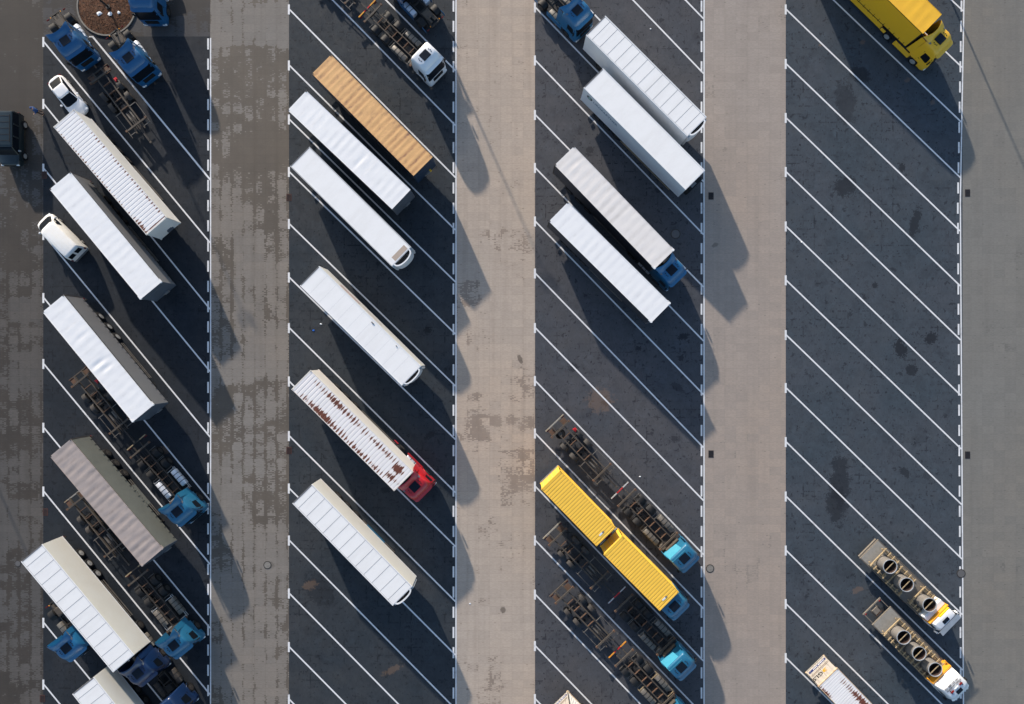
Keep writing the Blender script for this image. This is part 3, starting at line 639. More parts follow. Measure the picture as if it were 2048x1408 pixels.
# ---------------------------------------------------------------- containers and semi-trailers
def corr_roof(b,x0,x1,hw,z,period,d=.032,tilt=0):
    n=int(round((x1-x0)/period)); p=(x1-x0)/n
    xs=[x0]; zs=[z]
    for i in range(n):
        a=x0+i*p
        xs+=[a+p*.50,a+p*.60,a+p*.74,a+p*.84,a+p]; zs+=[z,z-d,z-d,z,z]
    b.grid(lambda u,v:(xs[int(round(u*(len(xs)-1)))],-hw+2*hw*v,zs[int(round(u*(len(xs)-1)))]),len(xs)-1,1)
def corr_side(b,x0,x1,y,z0,z1,s,period=.28,d=.03):
    n=int(round((x1-x0)/period)); p=(x1-x0)/n; xs=[];ys=[]
    for i in range(n):
        a=x0+i*p; xs+=[a,a+p*.3,a+p*.5,a+p*.8]; ys+=[y,y,y-s*d,y-s*d]
    xs.append(x1); ys.append(y); N=len(xs)-1
    b.grid(lambda u,v:(xs[int(round(u*N))],ys[int(round(u*N))],z0+(z1-z0)*v),N,1)
def container(label,L,zb,zt,wallm,roofm,period,group='containers',rd=.013,doorm=None,name='container',frontm=None,railm=None,smooth_side=False,plaque=False,unit=False):
    t=thing(name,label,'container',group); hw=1.275 if L>8 else 1.27; railm=railm or wallm
    b=MB(); corr_roof(b,.12,L-.12,hw-.05,zt-.012,period,rd); b.done('roof',roofm,t,smooth=0)
    b=MB()
    for s in (1,-1): b.box(.0,L,s*(hw-.03)-.03,s*(hw-.03)+.03,zt-.1,zt)
    b.box(0,.12,-hw+.06,hw-.06,zt-.12,zt-.004); b.box(L-.12,L,-hw+.06,hw-.06,zt-.12,zt-.004); b.done('roof_rails',railm,t,bevel=.008)
    for s in (1,-1):
        b=MB()
        if smooth_side: b.box(.06,L-.06,s*(hw-.03)-.015,s*(hw-.03)+.015,zb+.15,zt-.1)
        else: corr_side(b,.1,L-.1,s*(hw-.015),zb+.15,zt-.1,s)
        b.done('side_wall',wallm,t,smooth=0)
        b=MB(); b.box(0,L,s*(hw-.05)-.05,s*(hw-.05)+.05,zb,zb+.15); b.done('bottom_rail',railm,t)
    b=MB(); b.box(L-.06,L-.005,-hw+.06,hw-.06,zb+.1,zt-.13)
    b.done('front_wall',frontm or wallm,t)
    b=MB(); b.box(.05,L-.1,-hw+.1,hw-.1,zb+.02,zb+.1); b.done('floor',M['steel_dk'],t)
    for s in (1,-1):
        b=MB(); b.box(.02,.06,min(s*.01,s*(hw-.08)),max(s*.01,s*(hw-.08)),zb+.12,zt-.13); dr=b.done('rear_door',doorm or wallm,t,bevel=.005)
        b=MB()
        for yy in (.28,.85): b.cyl((-.015,s*yy,zb+.1),(-.015,s*yy,zt-.12),.018,8)
        b.done('locking_bar',M['alu'],dr)
    b=MB()
    for x in (0,L-.18):
        for s in (1,-1):
            for z in (zb-.01,zt-.10): b.box(x,x+.18,s*(hw-.07)-.08,s*(hw-.07)+.08,z,z+.115)
    b.done('corner_castings',railm,t,bevel=.006)
    b=MB()
    for x in (.09,L-.09):
        for s in (1,-1): b.cyl((x,s*(hw-.07),zt+.016),(x,s*(hw-.07),zt+.0185),.035,10)
    b.done('casting_holes',M['dark'],t)
    if plaque:
        b=MB(); b.box(L-.62,L-.46,-.38,.0,zt+.012,zt+.016); pq=b.done('lifting_mark',M['lamp'],t); b=MB(); b.box(L-.62,L-.46,.0,.2,zt+.012,zt+.0165); b.done('lifting_mark',M['curt_grey'],t)
    if unit:
        b=MB(); b.box(L-.004,L+.12,-.15,.55,zb+.35,zb+.62); b.box(L-.004,L+.07,-.05,.45,zb+.72,zb+.8); b.done('connection_panel',M['silver_dk'],t,bevel=.01)
    return t
def semi_running(t,L,tank=None,boxcol='steel_dk',ax=(2.35,3.66,4.97),guards=True,legs=True,body=True,brightrim=False,fm=None,skirt=None):
    fm=fm or M['steel_dk']
    b=MB()
    for s in (1,-1): b.box(.15,L-.3,s*.5-.07,s*.5+.07,.85,1.16)
    for i in range(14):
        x=.5+i*(L-1.2)/13; b.box(x-.04,x+.04,-1.15,1.15,1.0,1.12)
    b.done('chassis_frame',fm,t)
    for x in ax:
        for s in (1,-1):
            wheel(t,'s',x,s*1.07,.5,s,bright=brightrim)
            b=MB()
            def fn(u,v):
                a=R(40)+R(100)*u; return (x+math.cos(a)*.6,s*(.84+.42*v),.47+math.sin(a)*.6)
            b.grid(fn,8,1); b.done('mudguard',M['dark'],t)
        b=MB(); b.cyl((x,-1,.5),(x,1,.5),.08,10); b.done('axle',M['steel_dk'],t)
    b=MB(); b.box(.1,.22,-1.2,1.2,.5,.65); b.box(.12,.2,-.55,-.45,.6,1.0); b.box(.12,.2,.45,.55,.6,1.0); b.done('underrun_bar',M['steel_dk'],t)
    for s in (1,-1):
        b=MB(); b.box(.02,.1,s*1.0-.2,s*1.0+.2,.75,.9); b.done('tail_light',M['red_lamp'],t,bevel=.01)
        if legs:
            b=MB(); b.box(L-2.75,L-2.6,s*.75-.07,s*.75+.07,.06,1.1); b.box(L-2.85,L-2.5,s*.75-.15,s*.75+.15,.0,.06); b.done('landing_leg',M['steel_dk'],t)
        if guards and not skirt:
            b=MB()
            for k in range(2): b.box(5.8,L-3.2,s*1.24-.02,s*1.24+.02,.5+k*.3,.6+k*.3)
            b.done('side_guard',M['alu_dirty'],t)
        if skirt:
            b=MB(); b.box(5.75,L-3.1,s*1.245-.02,s*1.245+.02,.45,1.08); b.done('side_skirt',skirt,t,bevel=.01); b=MB(); b.box(.4,1.7,s*1.245-.02,s*1.245+.02,.55,1.08); b.done('side_skirt',skirt,t,bevel=.01)
    b=MB(); b.box(6.3,8.2,.62,1.2,.5,.95); b.done('pallet_box',M[boxcol],t,bevel=.02)
    if tank:
        b=MB(); b.box(6.4,9.0,1.05,1.27,.45,1.05); b.done('fuel_tank',M[tank],t,bevel=.08)
def tarp_fn(L,W,z,nb,amp,seed,wr=.006,tears=()):
    rnd=random.Random(seed); ph=[rnd.uniform(.6,1.2) for _ in range(nb+1)]
    sk=[rnd.uniform(-.3,.3) for _ in range(nb+1)]
    def f(u,v):
        x=u*L; y=(v*2-1)*W; q=u*nb; i=min(nb-1,int(q)); fr=q-i
        fr2=min(1,max(0,fr+sk[i]*.15*math.sin(v*3.1)))
        s=math.sin(math.pi*fr2)**.8 if 0<fr2<1 else 0
        edge=(1-abs(v*2-1)**6)
        w=wr*(math.sin(x*7.3+y*1.4+seed)+math.sin(x*3.1-y*3.7+seed*2)*.8+math.sin(y*5+x*1.7)*.5)
        zz=z-amp*ph[i]*s*edge+w*edge
        for (tx,ty,a,l) in tears:
            dx=x-tx; dy=y-ty
            zz-=a*math.exp(-(dx/.22)**2)*math.exp(-(dy/l)**2)-.5*a*math.exp(-((dx-.3)/.2)**2)*math.exp(-(dy/l)**2)
        return (x,y,zz)
    return f
def curtain_trailer(label,roofm,sidem,frontm,L=13.6,nb=22,amp=.014,seed=1,caps=None,gasket=True,group='curtain-sided trailers',H=4.0,tears=(),legs=True,skirt=None,fmt=None,rail='curt_dark',wr=.006,brightrim=False,edge=None,rear=None,tank=None):
    t=thing('semi_trailer',label,'semi-trailer',group); W=1.275
    semi_running(t,L,legs=legs,skirt=skirt,brightrim=brightrim,boxcol=fmt or 'steel_dk',tank=tank)
    b=MB(); b.box(.02,L-.02,-W+.02,W-.02,1.17,1.25); b.done('floor',M['steel_dk'],t)
    f=tarp_fn(L-.06,W-.025,H-.01,nb,amp,seed,wr,tears); b=MB(); b.grid(lambda u,v:tuple(Vector(f(u,v))+Vector((.03,0,0))),nb*8,18); b.done('roof',roofm,t,smooth=70)
    for s in (1,-1):
        b=MB(); b.box(.03,L-.03,s*(W-.015)-.012,s*(W-.015)+.012,H-.055,H+.006); b.done('roof_edge',edge or roofm,t)
        b=MB(); b.box(.03,L-.05,s*(W-.03)-.02,s*(W-.03)+.02,H-.26 if gasket else H-.12,H-.06); b.done('curtain_rail',M[rail],t)
        b=MB(); z1=H-.26 if gasket else H-.10
        def fn(u,v):
            x=.06+(L-.12)*u; return (x,s*(W-.012+.006*math.sin(x*3.3+v*2)*math.sin(math.pi*v)*.5+.001*math.sin(x*9)),1.2+(z1-1.2)*v)
        b.grid(fn,90,6); b.done('curtain',sidem,t,smooth=70)
        b=MB()
        for i in range(20):
            x=.5+i*(L-1)/19; b.box(x-.02,x+.02,s*(W+.012)-.008,s*(W+.012)+.008,1.02,1.5)
        b.done('curtain_straps',M['dark'],t)
        b=MB(); b.box(.02,.05,min(s*.01,s*(W-.04)),max(s*.01,s*(W-.04)),1.2,H-.1); dr=b.done('rear_door',rear or M['lightgrey'],t)
        b=MB()
        for yy in (.3,.9): b.cyl((-.0,s*yy,1.1),(-.0,s*yy,H-.12),.018,8)
        b.done('locking_bar',M['alu'],dr)
        b=MB(); b.box(0,.12,s*(W-.05)-.05,s*(W-.05)+.05,1.1,H-.015); b.box(0,.14,s*(W-.07)-.06,s*(W-.07)+.06,H-.05,H+.01); b.done('rear_post',M['steel_dk'],t)
        # rounded front pillars with pale corner caps
        b=MB(); b.cyl((L-.09,s*(W-.1),1.15),(L-.09,s*(W-.1),H-.12),.1,16); b.done('front_pillar',frontm,t)
        if caps:
            b=MB(); b.cyl((L-.10,s*(W-.06),H-.16),(L-.10,s*(W-.06),H+.02),.12,18); b.box(L-.42,L-.1,s*(W+.035)-.02,s*(W+.035)+.02,H-.13,H+.012); b.done('corner_cap',caps,t,bevel=.012)
    b=MB(); b.box(L-.07,L-.01,-W+.11,W-.11,1.15,H-.05); b.box(L-.012,L+.015,-W+.35,W-.35,H-.55,H-.52); b.box(L-.012,L+.01,-W+.15,W-.15,1.2,1.35); fw=b.done('front_wall',frontm,t)
    b=MB(); b.box(L-.012,L+.16,-.05,.5,1.35,1.75); b.box(L-.012,L+.1,-.3,-.1,1.4,1.6); b.done('connection_panel',M['curt_grey'],t,bevel=.02)
    return t
def reefer(label,roofm,sidem,L=13.55,seams=0,group='refrigerated trailers',H=4.0,unit='ring',skirt=None,legs=True,patch=False,edgegrey=False,rightside=None,tank=None,dirt=None,brightrim=False):
    t=thing('refrigerated_trailer',label,'semi-trailer',group); W=1.3
    semi_running(t,L,legs=legs,skirt=skirt,tank=tank,brightrim=brightrim)
    b=MB(); b.box(.03,L-.03,-W+.03,W-.03,1.12,1.3); b.done('floor',M['lightgrey'],t)
    for s in (1,-1):
        b=MB(); b.box(.02,L-.02,s*(W-.02)-.018,s*(W-.02)+.018,1.15,H-.04); b.done('side_wall',(rightside if (rightside and s<0) else sidem),t,bevel=.006)
        b=MB(); b.box(.0,L,s*(W-.045)-.045,s*(W-.045)+.045,H-.05,H+.006); b.box(.0,L,s*(W+.004)-.006,s*(W+.004)+.006,1.1,1.2)
        b.done('edge_rail',M['lightgrey'] if edgegrey else M['white'],t,bevel=.006)
        b=MB(); b.box(.0,.05,min(s*.01,s*(W-.05)),max(s*.01,s*(W-.05)),1.2,H-.1); dr=b.done('rear_door',M['whiteside'],t)
        b=MB()
        for yy in (.3,.9): b.cyl((-.02,s*yy,1.1),(-.02,s*yy,H-.1),.018,8)
        b.done('locking_bar',M['alu'],dr)
    b=MB(); b.box(.0,.1,-W+.1,W-.1,H-.1,H-.002); b.box(-.03,.03,-W+.05,W-.05,H-.16,H-.08); b.done('rear_frame',M['curt_grey'],t)
    b=MB(); b.box(.05,L-.05,-W+.08,W-.08,H-.06,H-.012); b.done('roof',roofm,t)
    if seams:
        b=MB()
        for i in range(seams+1):
            x=.72+i*(L-1.45)/seams; b.box(x-.015,x+.015,-W+.1,W-.1,H-.012,H-.004)
        for s in (1,-1): b.box(.1,L-.1,s*(W-.105)-.008,s*(W-.105)+.008,H-.012,H-.0045)
        b.done('roof_seams',M['seam'],t)
    b=MB(); b.box(L-.05,L,-W+.04,W-.04,1.15,H-.02); b.done('front_wall',M['whiteside'],t)
    if patch:
        b=MB(); b.box(L-.62,L-.12,-.7,.95,H-.011,H-.007); b.done('roof_patch',M['cream'] if False else paint('beige_sealant',(.42,.34,.28),.7,.5,(.3,.25,.2)),t)
    # fridge unit: D-shaped housing with a dark open top
    if unit=='none': return t
    if unit=='low':
        b=MB(); b.box(L,L+.42,-.95,.95,1.9,3.35,.0,.08); ru=b.done('refrigeration_unit',M['dark'],t,bevel=.08); b=MB(); b.box(L+.05,L+.3,-.5,.1,3.352,3.40); b.done('fan_grille',M['curt_grey'],ru); return t
    w=1.05 if unit=='ring' else 1.0; dp=.62 if unit=='ring' else .42; z0,z1=2.05,3.985
    b=MB(); n=18
    def arc(k,z,off=0):
        return [(L+(dp-off)*k*math.sin(math.pi*i/n)**.75,-(w-off)*math.cos(math.pi*i/n),z) for i in range(n+1)]
    o1,i1=arc(1,z1),arc(1,z1,.13); ob,ib=arc(1,z0),arc(1,z1-.4,.13)
    m=n+1; b.add(o1+i1+ob+ib,[(i,i+1,m+i+1,m+i) for i in range(n)]+[(2*m+i,2*m+i+1,i+1,i) for i in range(n)]+[(m+i,m+i+1,3*m+i+1,3*m+i) for i in range(n)])
    ru=b.done('refrigeration_unit',M['white'],t,smooth=50)
    b=MB(); b.add(arc(1,z1-.3,.12),[tuple(range(n+1))]); b.done('fan_grille',M['dark'],ru)
    b=MB(); b.cyl((L+.22,.5,z1-.29),(L+.22,.5,z1-.16),.07,10); b.box(L+.1,L+.14,-.8,.8,z1-.29,z1-.26); b.done('exhaust_and_fan',M['steel'],ru)
    for s in (1,-1):
        b=MB(); b.box(L,L+.2,s*(W-.17)-.11,s*(W-.17)+.11,1.5,3.7); b.done('air_deflector',M['lightgrey'],t,bevel=.03)
    return t
def text_on(parent,txt,size,mat,loc,X3,Y3,name='lettering',ext=.002,align='LEFT'):
    cu=bpy.data.curves.new('t','FONT'); cu.body=txt; cu.size=size; cu.extrude=ext; cu.align_x=align; cu.offset=size*.018
    tmp=bpy.data.objects.new('t',cu); S.collection.objects.link(tmp)
    bpy.context.view_layer.update()
    me=bpy.data.meshes.new_from_object(tmp.evaluated_get(bpy.context.evaluated_depsgraph_get())); me.name=name
    bpy.data.objects.remove(tmp); me.materials.clear(); me.materials.append(mat)
    Z3=Vector(X3).cross(Vector(Y3)); m=Matrix((X3,Y3,Z3)).transposed().to_4x4(); me.transform(Matrix.Translation(loc)@m)
    o=bpy.data.objects.new(name,me); S.collection.objects.link(o); o.parent=parent; return o
mid=lambda a,b:((a[0]+b[0])/2,(a[1]+b[1])/2)
LOG=[]
def place(t,rear,front,z,L=None):
    d=put(t,rear,front,0,1,z); LOG.append((t.name,round(d,2),L)); return t
# ======================================================================= ROW 1 (leftmost bays)
c=container('long white ribbed container with rust along its front edge, beside the white car',13.45,1.25,4.0,paint('white_container_wall',(.66,.65,.62),.45,.3,(.5,.45,.4)),M['rust_clean'],.345,'long ribbed containers',smooth_side=True,unit=True)
place(c,(127,236),(312.7,452),4.0)
def under(cont,label,L=13.4,**k):
    t=thing('container_semi_trailer',label,'semi-trailer','skeletal trailers under the long containers'); semi_running(t,L,**k); t.location=cont.location; t.rotation_euler=cont.rotation_euler; return t
under(c,'skeletal semi-trailer carrying the long white ribbed container beside the white car')
c=curtain_trailer('white-roofed curtain trailer with grey sides parked right of the white van',M['tarpw'],M['curt_grey'],M['silver_dk'],13.5,16,.004,3,caps=M['white'],wr=.0012)
place(c,(119.4,360.7),(301.7,581.2),4.0)
c=curtain_trailer('white-roofed curtain trailer with grey sides and a dented roof, above the bare chassis trailer',M['tarpw'],M['curt_grey'],M['silver_dk'],13.45,14,.004,5,caps=M['white'],wr=.002,tears=[(7.1,-.3,.05,.7),(7.9,.1,.03,.6),(4.1,0,.015,.8)],brightrim=True)
place(c,(105.4,606.3),(285.6,826.5),4.0)
c=curtain_trailer('taupe-roofed curtain trailer with grey-green sides near the bottom of the first row',M['tarpb'],M['curt_green'],M['silver_dk'],13.55,20,.013,7,caps=M['tarpb'],gasket=False,tank='curt_green')
place(c,(120,895),(305,1115),4.0)
c=reefer('large white panelled refrigerated trailer poking out of the first row with dark blue tractor',M['roofw'],M['cream'],13.55,11,unit='none',legs=False,brightrim=True); place(c,(63,1106),(246.6,1326.6),4.0)
t=tractor('very dark blue tractor unit under the large white refrigerated trailer',M['navy'],'high',tank='alu_dirty'); put_h(t,(331,1336),6.3,0,50.2)
c=reefer('white panelled refrigerated trailer cut off by the bottom edge, below the large one',M['roofw'],M['cream'],13.55,11,unit='flat'); put_h(c,(166,1371.2),0,4.0,51.6)
t=tractor('dark blue tractor unit at the bottom edge of the first row, mostly cut off',M['navy'],'plain',tank='steel_dk',brightrim=True); put_h(t,(382,1374),4.9,.5,50,ay=1.2)
t=tractor('bright blue tractor unit in the top left corner just above the white car',M['blue'],'high'); put(t,(108,24.5),(184,134),.1,1,.9)
t=tractor('bright blue tractor unit next to the round planter with its grille in sight',M['blue'],'high'); put(t,(225.2,60.2),(307,165),.1,1,.9)
t=tractor('blue tractor unit parked beside the round planter and cut by the top edge',M['blue'],'plain'); t.rotation_euler=(0,0,-math.pi/2); a=P(318,57); t.location=(a.x,a.y+6.3,0)
t=tractor('blue tractor unit tucked under the left side of the large white refrigerated trailer',M['midblue'],'high',tank='alu_dirty'); put_h(t,(191,1283.6),6.0,0,50.6)
# chassis trailers and trucks of row 1
t=drawbar_trailer('bare chassis trailer with empty drawbar beside the ribbed white container',bar='steel',spare=False); put_h(t,(192,140.5),.06,1.1,53.2)
t=drawbar_trailer('bare chassis trailer half hidden under the grey-sided trailer with dented roof',bar='steel',spare=False); put_h(t,(157,746),.06,.85,51)
t=drawbar_trailer('bare chassis trailer half hidden under the taupe-roofed trailer',bar='pale',spare=False,redbox=False); put_h(t,(148,990),.06,.85,51.5)
t=swap_truck('bare chassis truck with light blue cab and shiny white tanks',M['cyan'],'high','tank_white','pale','alu',beam='steel_dk'); put_h(t,(364,1036.5),9.05,3.5,49.5)
t=swap_truck('bare chassis truck with light blue cab squeezed beside the large white refrigerated trailer',M['cyan'],'high','alu_dirty','pale','alu',beam='steel_dk'); put_h(t,(360,1306),9.2,3.4,51)
# ======================================================================= ROW 2
c=curtain_trailer('trailer with stained tan-orange tarpaulin roof near the top of the second row',M['tarpo'],M['navywall'],M['navywall'],13.63,24,.010,11,wr=.002,gasket=False,rail='navy',rear=M['navywall']); place(c,(642.4,127.9),(846.9,333.3),4.0)
b=MB(); b.box(13.61,13.8,.35,.55,1.5,1.8); b.done('connection_socket',M['yellow'],c)
c=curtain_trailer('trailer with wrinkled white tarpaulin roof right below the tan-orange one',M['tarpw'],M['curt_dark'],M['silver_dk'],13.6,20,.006,13,gasket=False,wr=.002,tears=[(8.2,-.2,.025,.9)],edge=M['whiteside']); place(c,(593.4,200.3),(803,399.2),4.0)
c=reefer('refrigerated trailer with smooth white roof, grey border and beige patch at its front',M['roofw'],M['whiteside'],13.45,0,edgegrey=True,patch=True); place(c,(599.3,312.8),(803.5,514),4.0)
c=reefer('lone white refrigerated trailer with faint roof seams and pinkish print on its side',M['roofw'],M['cream'],13.45,0,unit='flat'); place(c,(619,551.5),(823,752),4.0)
b=MB(); b.box(2.4,5.0,1.321,1.324,2.6,3.2); b.box(5.4,8.0,1.321,1.323,2.8,2.95); b.done('side_print',M['print_pink'],c)
b=MB()
for i in range(10): b.box(1.2+i*1.2-.006,1.2+i*1.2+.006,-1.15,1.15,3.988,3.991)
b.done('roof_seams',M['lightgrey'],c)
b=MB(); b.box(7.2,7.5,.95,1.05,3.99,4.05); b.box(10.4,10.55,1.0,1.06,3.99,4.05); b.done('roof_vents',M['curt_grey'],c)
c=container('long ribbed white container with heavy brown rust on its roof, behind the red cab',13.63,1.25,4.0,paint('cream_container_wall',(.70,.67,.62),.45,.2,(.6,.5,.4)),M['rust_heavy'],.36,'long ribbed containers',smooth_side=True); place(c,(601.8,759.2),(807.4,963),4.0)
under(c,'skeletal semi-trailer carrying the heavily rusted white container',13.6,legs=False)
t=tractor('red tractor unit coupled to the trailer with the rusty container',M['redcab'],'high',skirts=True); put_h(t,(858,978.6),6.25,0,44.8)
c=reefer('white refrigerated trailer with strong roof seams and light blue tank, lowest in second row',M['roofw'],M['cream'],13.5,11,unit='flat',tank='cyan'); place(c,(604.2,987.6),(805,1192.3),4.0)
t=swap_truck('bare chassis truck with white cab at the top of the second row',M['white'],'plain','alu_dirty','orange','alu_dirty',L=9.9); put(t,(733.6,16.2),(878,155),.05,1,.9)
t=drawbar_trailer('bare chassis trailer at the top edge hitched to the white-cab truck',spare=False); put_h(t,(707,-9.5),6.75,1.1,44)
t=tractor('blue tractor unit facing away at the top edge with twin white tanks, second row',M['blue'],'high',skirts=True,tank='tank_white'); put_h(t,(874,50),.1,.9,227)
# ======================================================================= ROW 3
t=tractor('blue tractor unit at the top edge just behind the upper white refrigerated trailer',M['midblue'],'high',skirts=True,tank='alu_dirty'); put_h(t,(1167.5,74.8),6.3,0,46)
c=reefer('white refrigerated trailer with strong roof seams, uppermost of the pair in the third row',M['roofw'],M['whiteside'],13.5,12,unit='flat'); place(c,(1191.3,50.6),(1395.4,254.8),4.0)
c=reefer('white smooth-roofed refrigerated trailer with lettering and oval logo on its shaded side',M['roofw'],M['whiteside'],13.6,0,unit='low'); place(c,(1186.6,156),(1391.7,361.4),4.0)
text_on(c,'UROPARTNER',.5,M['print_grey'],(1.45,-1.302,2.95),(1,0,0),(0,0,1),'side_lettering')
b=MB(); 
ov=lambda r1,r2,x,z:[(x+math.cos(2*math.pi*i/24)*r1,z+math.sin(2*math.pi*i/24)*r2) for i in range(24)]
o1=ov(.36,.30,.95,3.15); b.add([(x,-1.303,z) for x,z in o1],[tuple(range(24))]); b.done('oval_logo',M['print_black'],c,smooth=0)
b=MB(); o1=ov(.17,.24,.95,3.15); b.add([(x,-1.306,z) for x,z in o1],[tuple(range(24))]); b.done('oval_logo',paint('green_grey_print',(.3,.45,.42),.5,.1),c,smooth=0)
b=MB(); b.box(5.6,12.5,-1.28,-1.2,.55,.62); b.box(6.0,8.5,-1.26,-1.0,.5,.95); b.done('pallet_box',M['timber'],c)
c=curtain_trailer('off-white tarpaulin trailer with dark sides coupled to a blue cab, third row',M['tarpc'],M['curt_dark'],M['silver_dk'],13.63,17,.006,17,caps=M['white'],wr=.002,legs=False,tears=[(1.2,.1,.015,.7)]); place(c,(1128.3,310.8),(1329.5,519.6),4.0)
t=tractor('blue tractor unit coupled to the off-white tarpaulin trailer',M['midblue'],'high'); put_h(t,(1346.4,568),6.3,0,46)
c=curtain_trailer('bright white tarpaulin trailer with dark sides and no cab, below the off-white one',M['tarpw'],M['curt_dark'],M['silver_dk'],13.62,18,.005,19,caps=M['white'],wr=.0012); place(c,(1116.4,423),(1322.5,626.5),4.0)
t=drawbar_trailer('bare chassis trailer with visible spare wheel and pale rear bar, above the yellow containers'); put_h(t,(1109.3,846),.06,.85,46)
t=swap_truck('bare chassis truck with turquoise cab right of the yellow containers',M['cyan'],'blank','alu_dirty','redwhite'); put_h(t,(1378.7,1126.8),8.95,3.4,46)
# yellow containers on truck and trailer
ya=container('rear yellow ribbed container on the drawbar trailer',7.5,1.2,4.0,M['ybox'],M['yribs'],.285,'yellow containers',plaque=True,rd=.022); place(ya,(1101.4,959.5),(1212.4,1073.8),4.0)
yb=container('front yellow ribbed container on the truck, behind the blue cab',7.5,1.2,4.0,M['ybox'],M['yribs'],.285,'yellow containers',plaque=True,rd=.022); place(yb,(1226.3,1090.2),(1340.4,1204.9),4.0)
t=drawbar_trailer('drawbar trailer hidden beneath the rear yellow container',spare=False,redbox=False); t.location=ya.location; t.rotation_euler=ya.rotation_euler
t=swap_truck('truck with blue cab carrying the front yellow container',M['cyan'],'plain','alu_dirty'); t.rotation_euler=yb.rotation_euler; t.location=yb.location; 
t=drawbar_trailer('bare chassis trailer with orange rusty cross members left of the yellow containers',redbox=False,spare=False); put_h(t,(1104,1060.7),.06,.85,46)
t=swap_truck('bare chassis truck with turquoise cab below the yellow containers',M['cyan'],'blank','alu_dirty','redwhite',beam='steel_dk'); put_h(t,(1372.7,1344.6),8.95,3.4,46)
t=drawbar_trailer('bare chassis trailer with rusty rear corner, lowest one of the third row',bar='steel',redbox=False,spare=False); put_h(t,(1117.5,1176.5),.06,.85,46.8)
t=swap_truck('bare chassis truck with amber rear bar cut off by the bottom edge',M['cyan'],'high','alu_dirty','amber',gtone='timber'); put_h(t,(1234.7,1298.9),.04,.75,46.5)
# GLS style swap bodies
DM=paint('dimmed_grimy_door',(.36,.34,.315),.6,.5,(.26,.21,.16),sc=2)  # white door colour dimmed to offset direct sun, grime on top
wl=paint('white_swap_wall',(.76,.74,.70),.5,.4,(.6,.52,.42))
def door_marks(c,full=True):
    b=MB(); b.box(-.004,.018,-1.05,1.1,1.62,1.9); b.done('door_band',M['print_blue'],c)
    text_on(c,'LOGISTIK PAKET',.2,M['paper'],(-.006,.95,1.69),(0,-1,0),(0,0,1),'band_lettering')
    b=MB(); b.box(-.002,.018,-1.1,1.1,2.25,2.32); b.box(-.002,.018,-1.1,1.1,2.42,2.47); b.done('door_stripes',paint('taupe_stripe',(.17,.135,.11),.6,.3),c)
    text_on(c,'GLS',.72,M['print_black'],(-.006,-.02,2.72),(0,-1,0),(0,0,1),'door_lettering')
    b=MB(); b.add([(-.005,.55,2.75),(-.005,.12,2.75),(-.005,.04,2.98),(-.005,.12,3.2),(-.005,.5,3.2),(-.005,.3,2.98)],[(0,1,2,3,4,5)]); b.done('arrow_logo',M['print_yellow'],c,smooth=0)
c=container('rust-streaked white parcel container with yellow logo at the bottom of the fourth row',7.45,1.2,4.0,wl,M['rust_gls'],.24,'parcel containers',doorm=DM,railm=paint('rusty_cream_rail',(.62,.5,.34),.6,.8,(.4,.2,.1),sc=3)); put_h(c,(1655.2,1354),0,4.0,46); door_marks(c)
t=drawbar_trailer('drawbar trailer under the parcel container of the fourth row',spare=False,redbox=False); t.location=c.location+Vector((math.cos(c.rotation_euler.z),math.sin(c.rotation_euler.z),0))*.3; t.rotation_euler=c.rotation_euler
c=container('white parcel container peeking in at the bottom edge of the third row',7.45,1.2,4.0,wl,M['rust_gls'],.24,'parcel containers',doorm=DM,railm=bpy.data.materials['rusty_cream_rail']); door_marks(c); put_h(c,(1134.8,1380.5),0,1.2,46,ay=1.27)
t=drawbar_trailer('drawbar trailer under the parcel container peeking in below the third row',spare=False,redbox=False); t.location=c.location+Vector((math.cos(c.rotation_euler.z),math.sin(c.rotation_euler.z),0))*.3; t.rotation_euler=c.rotation_euler
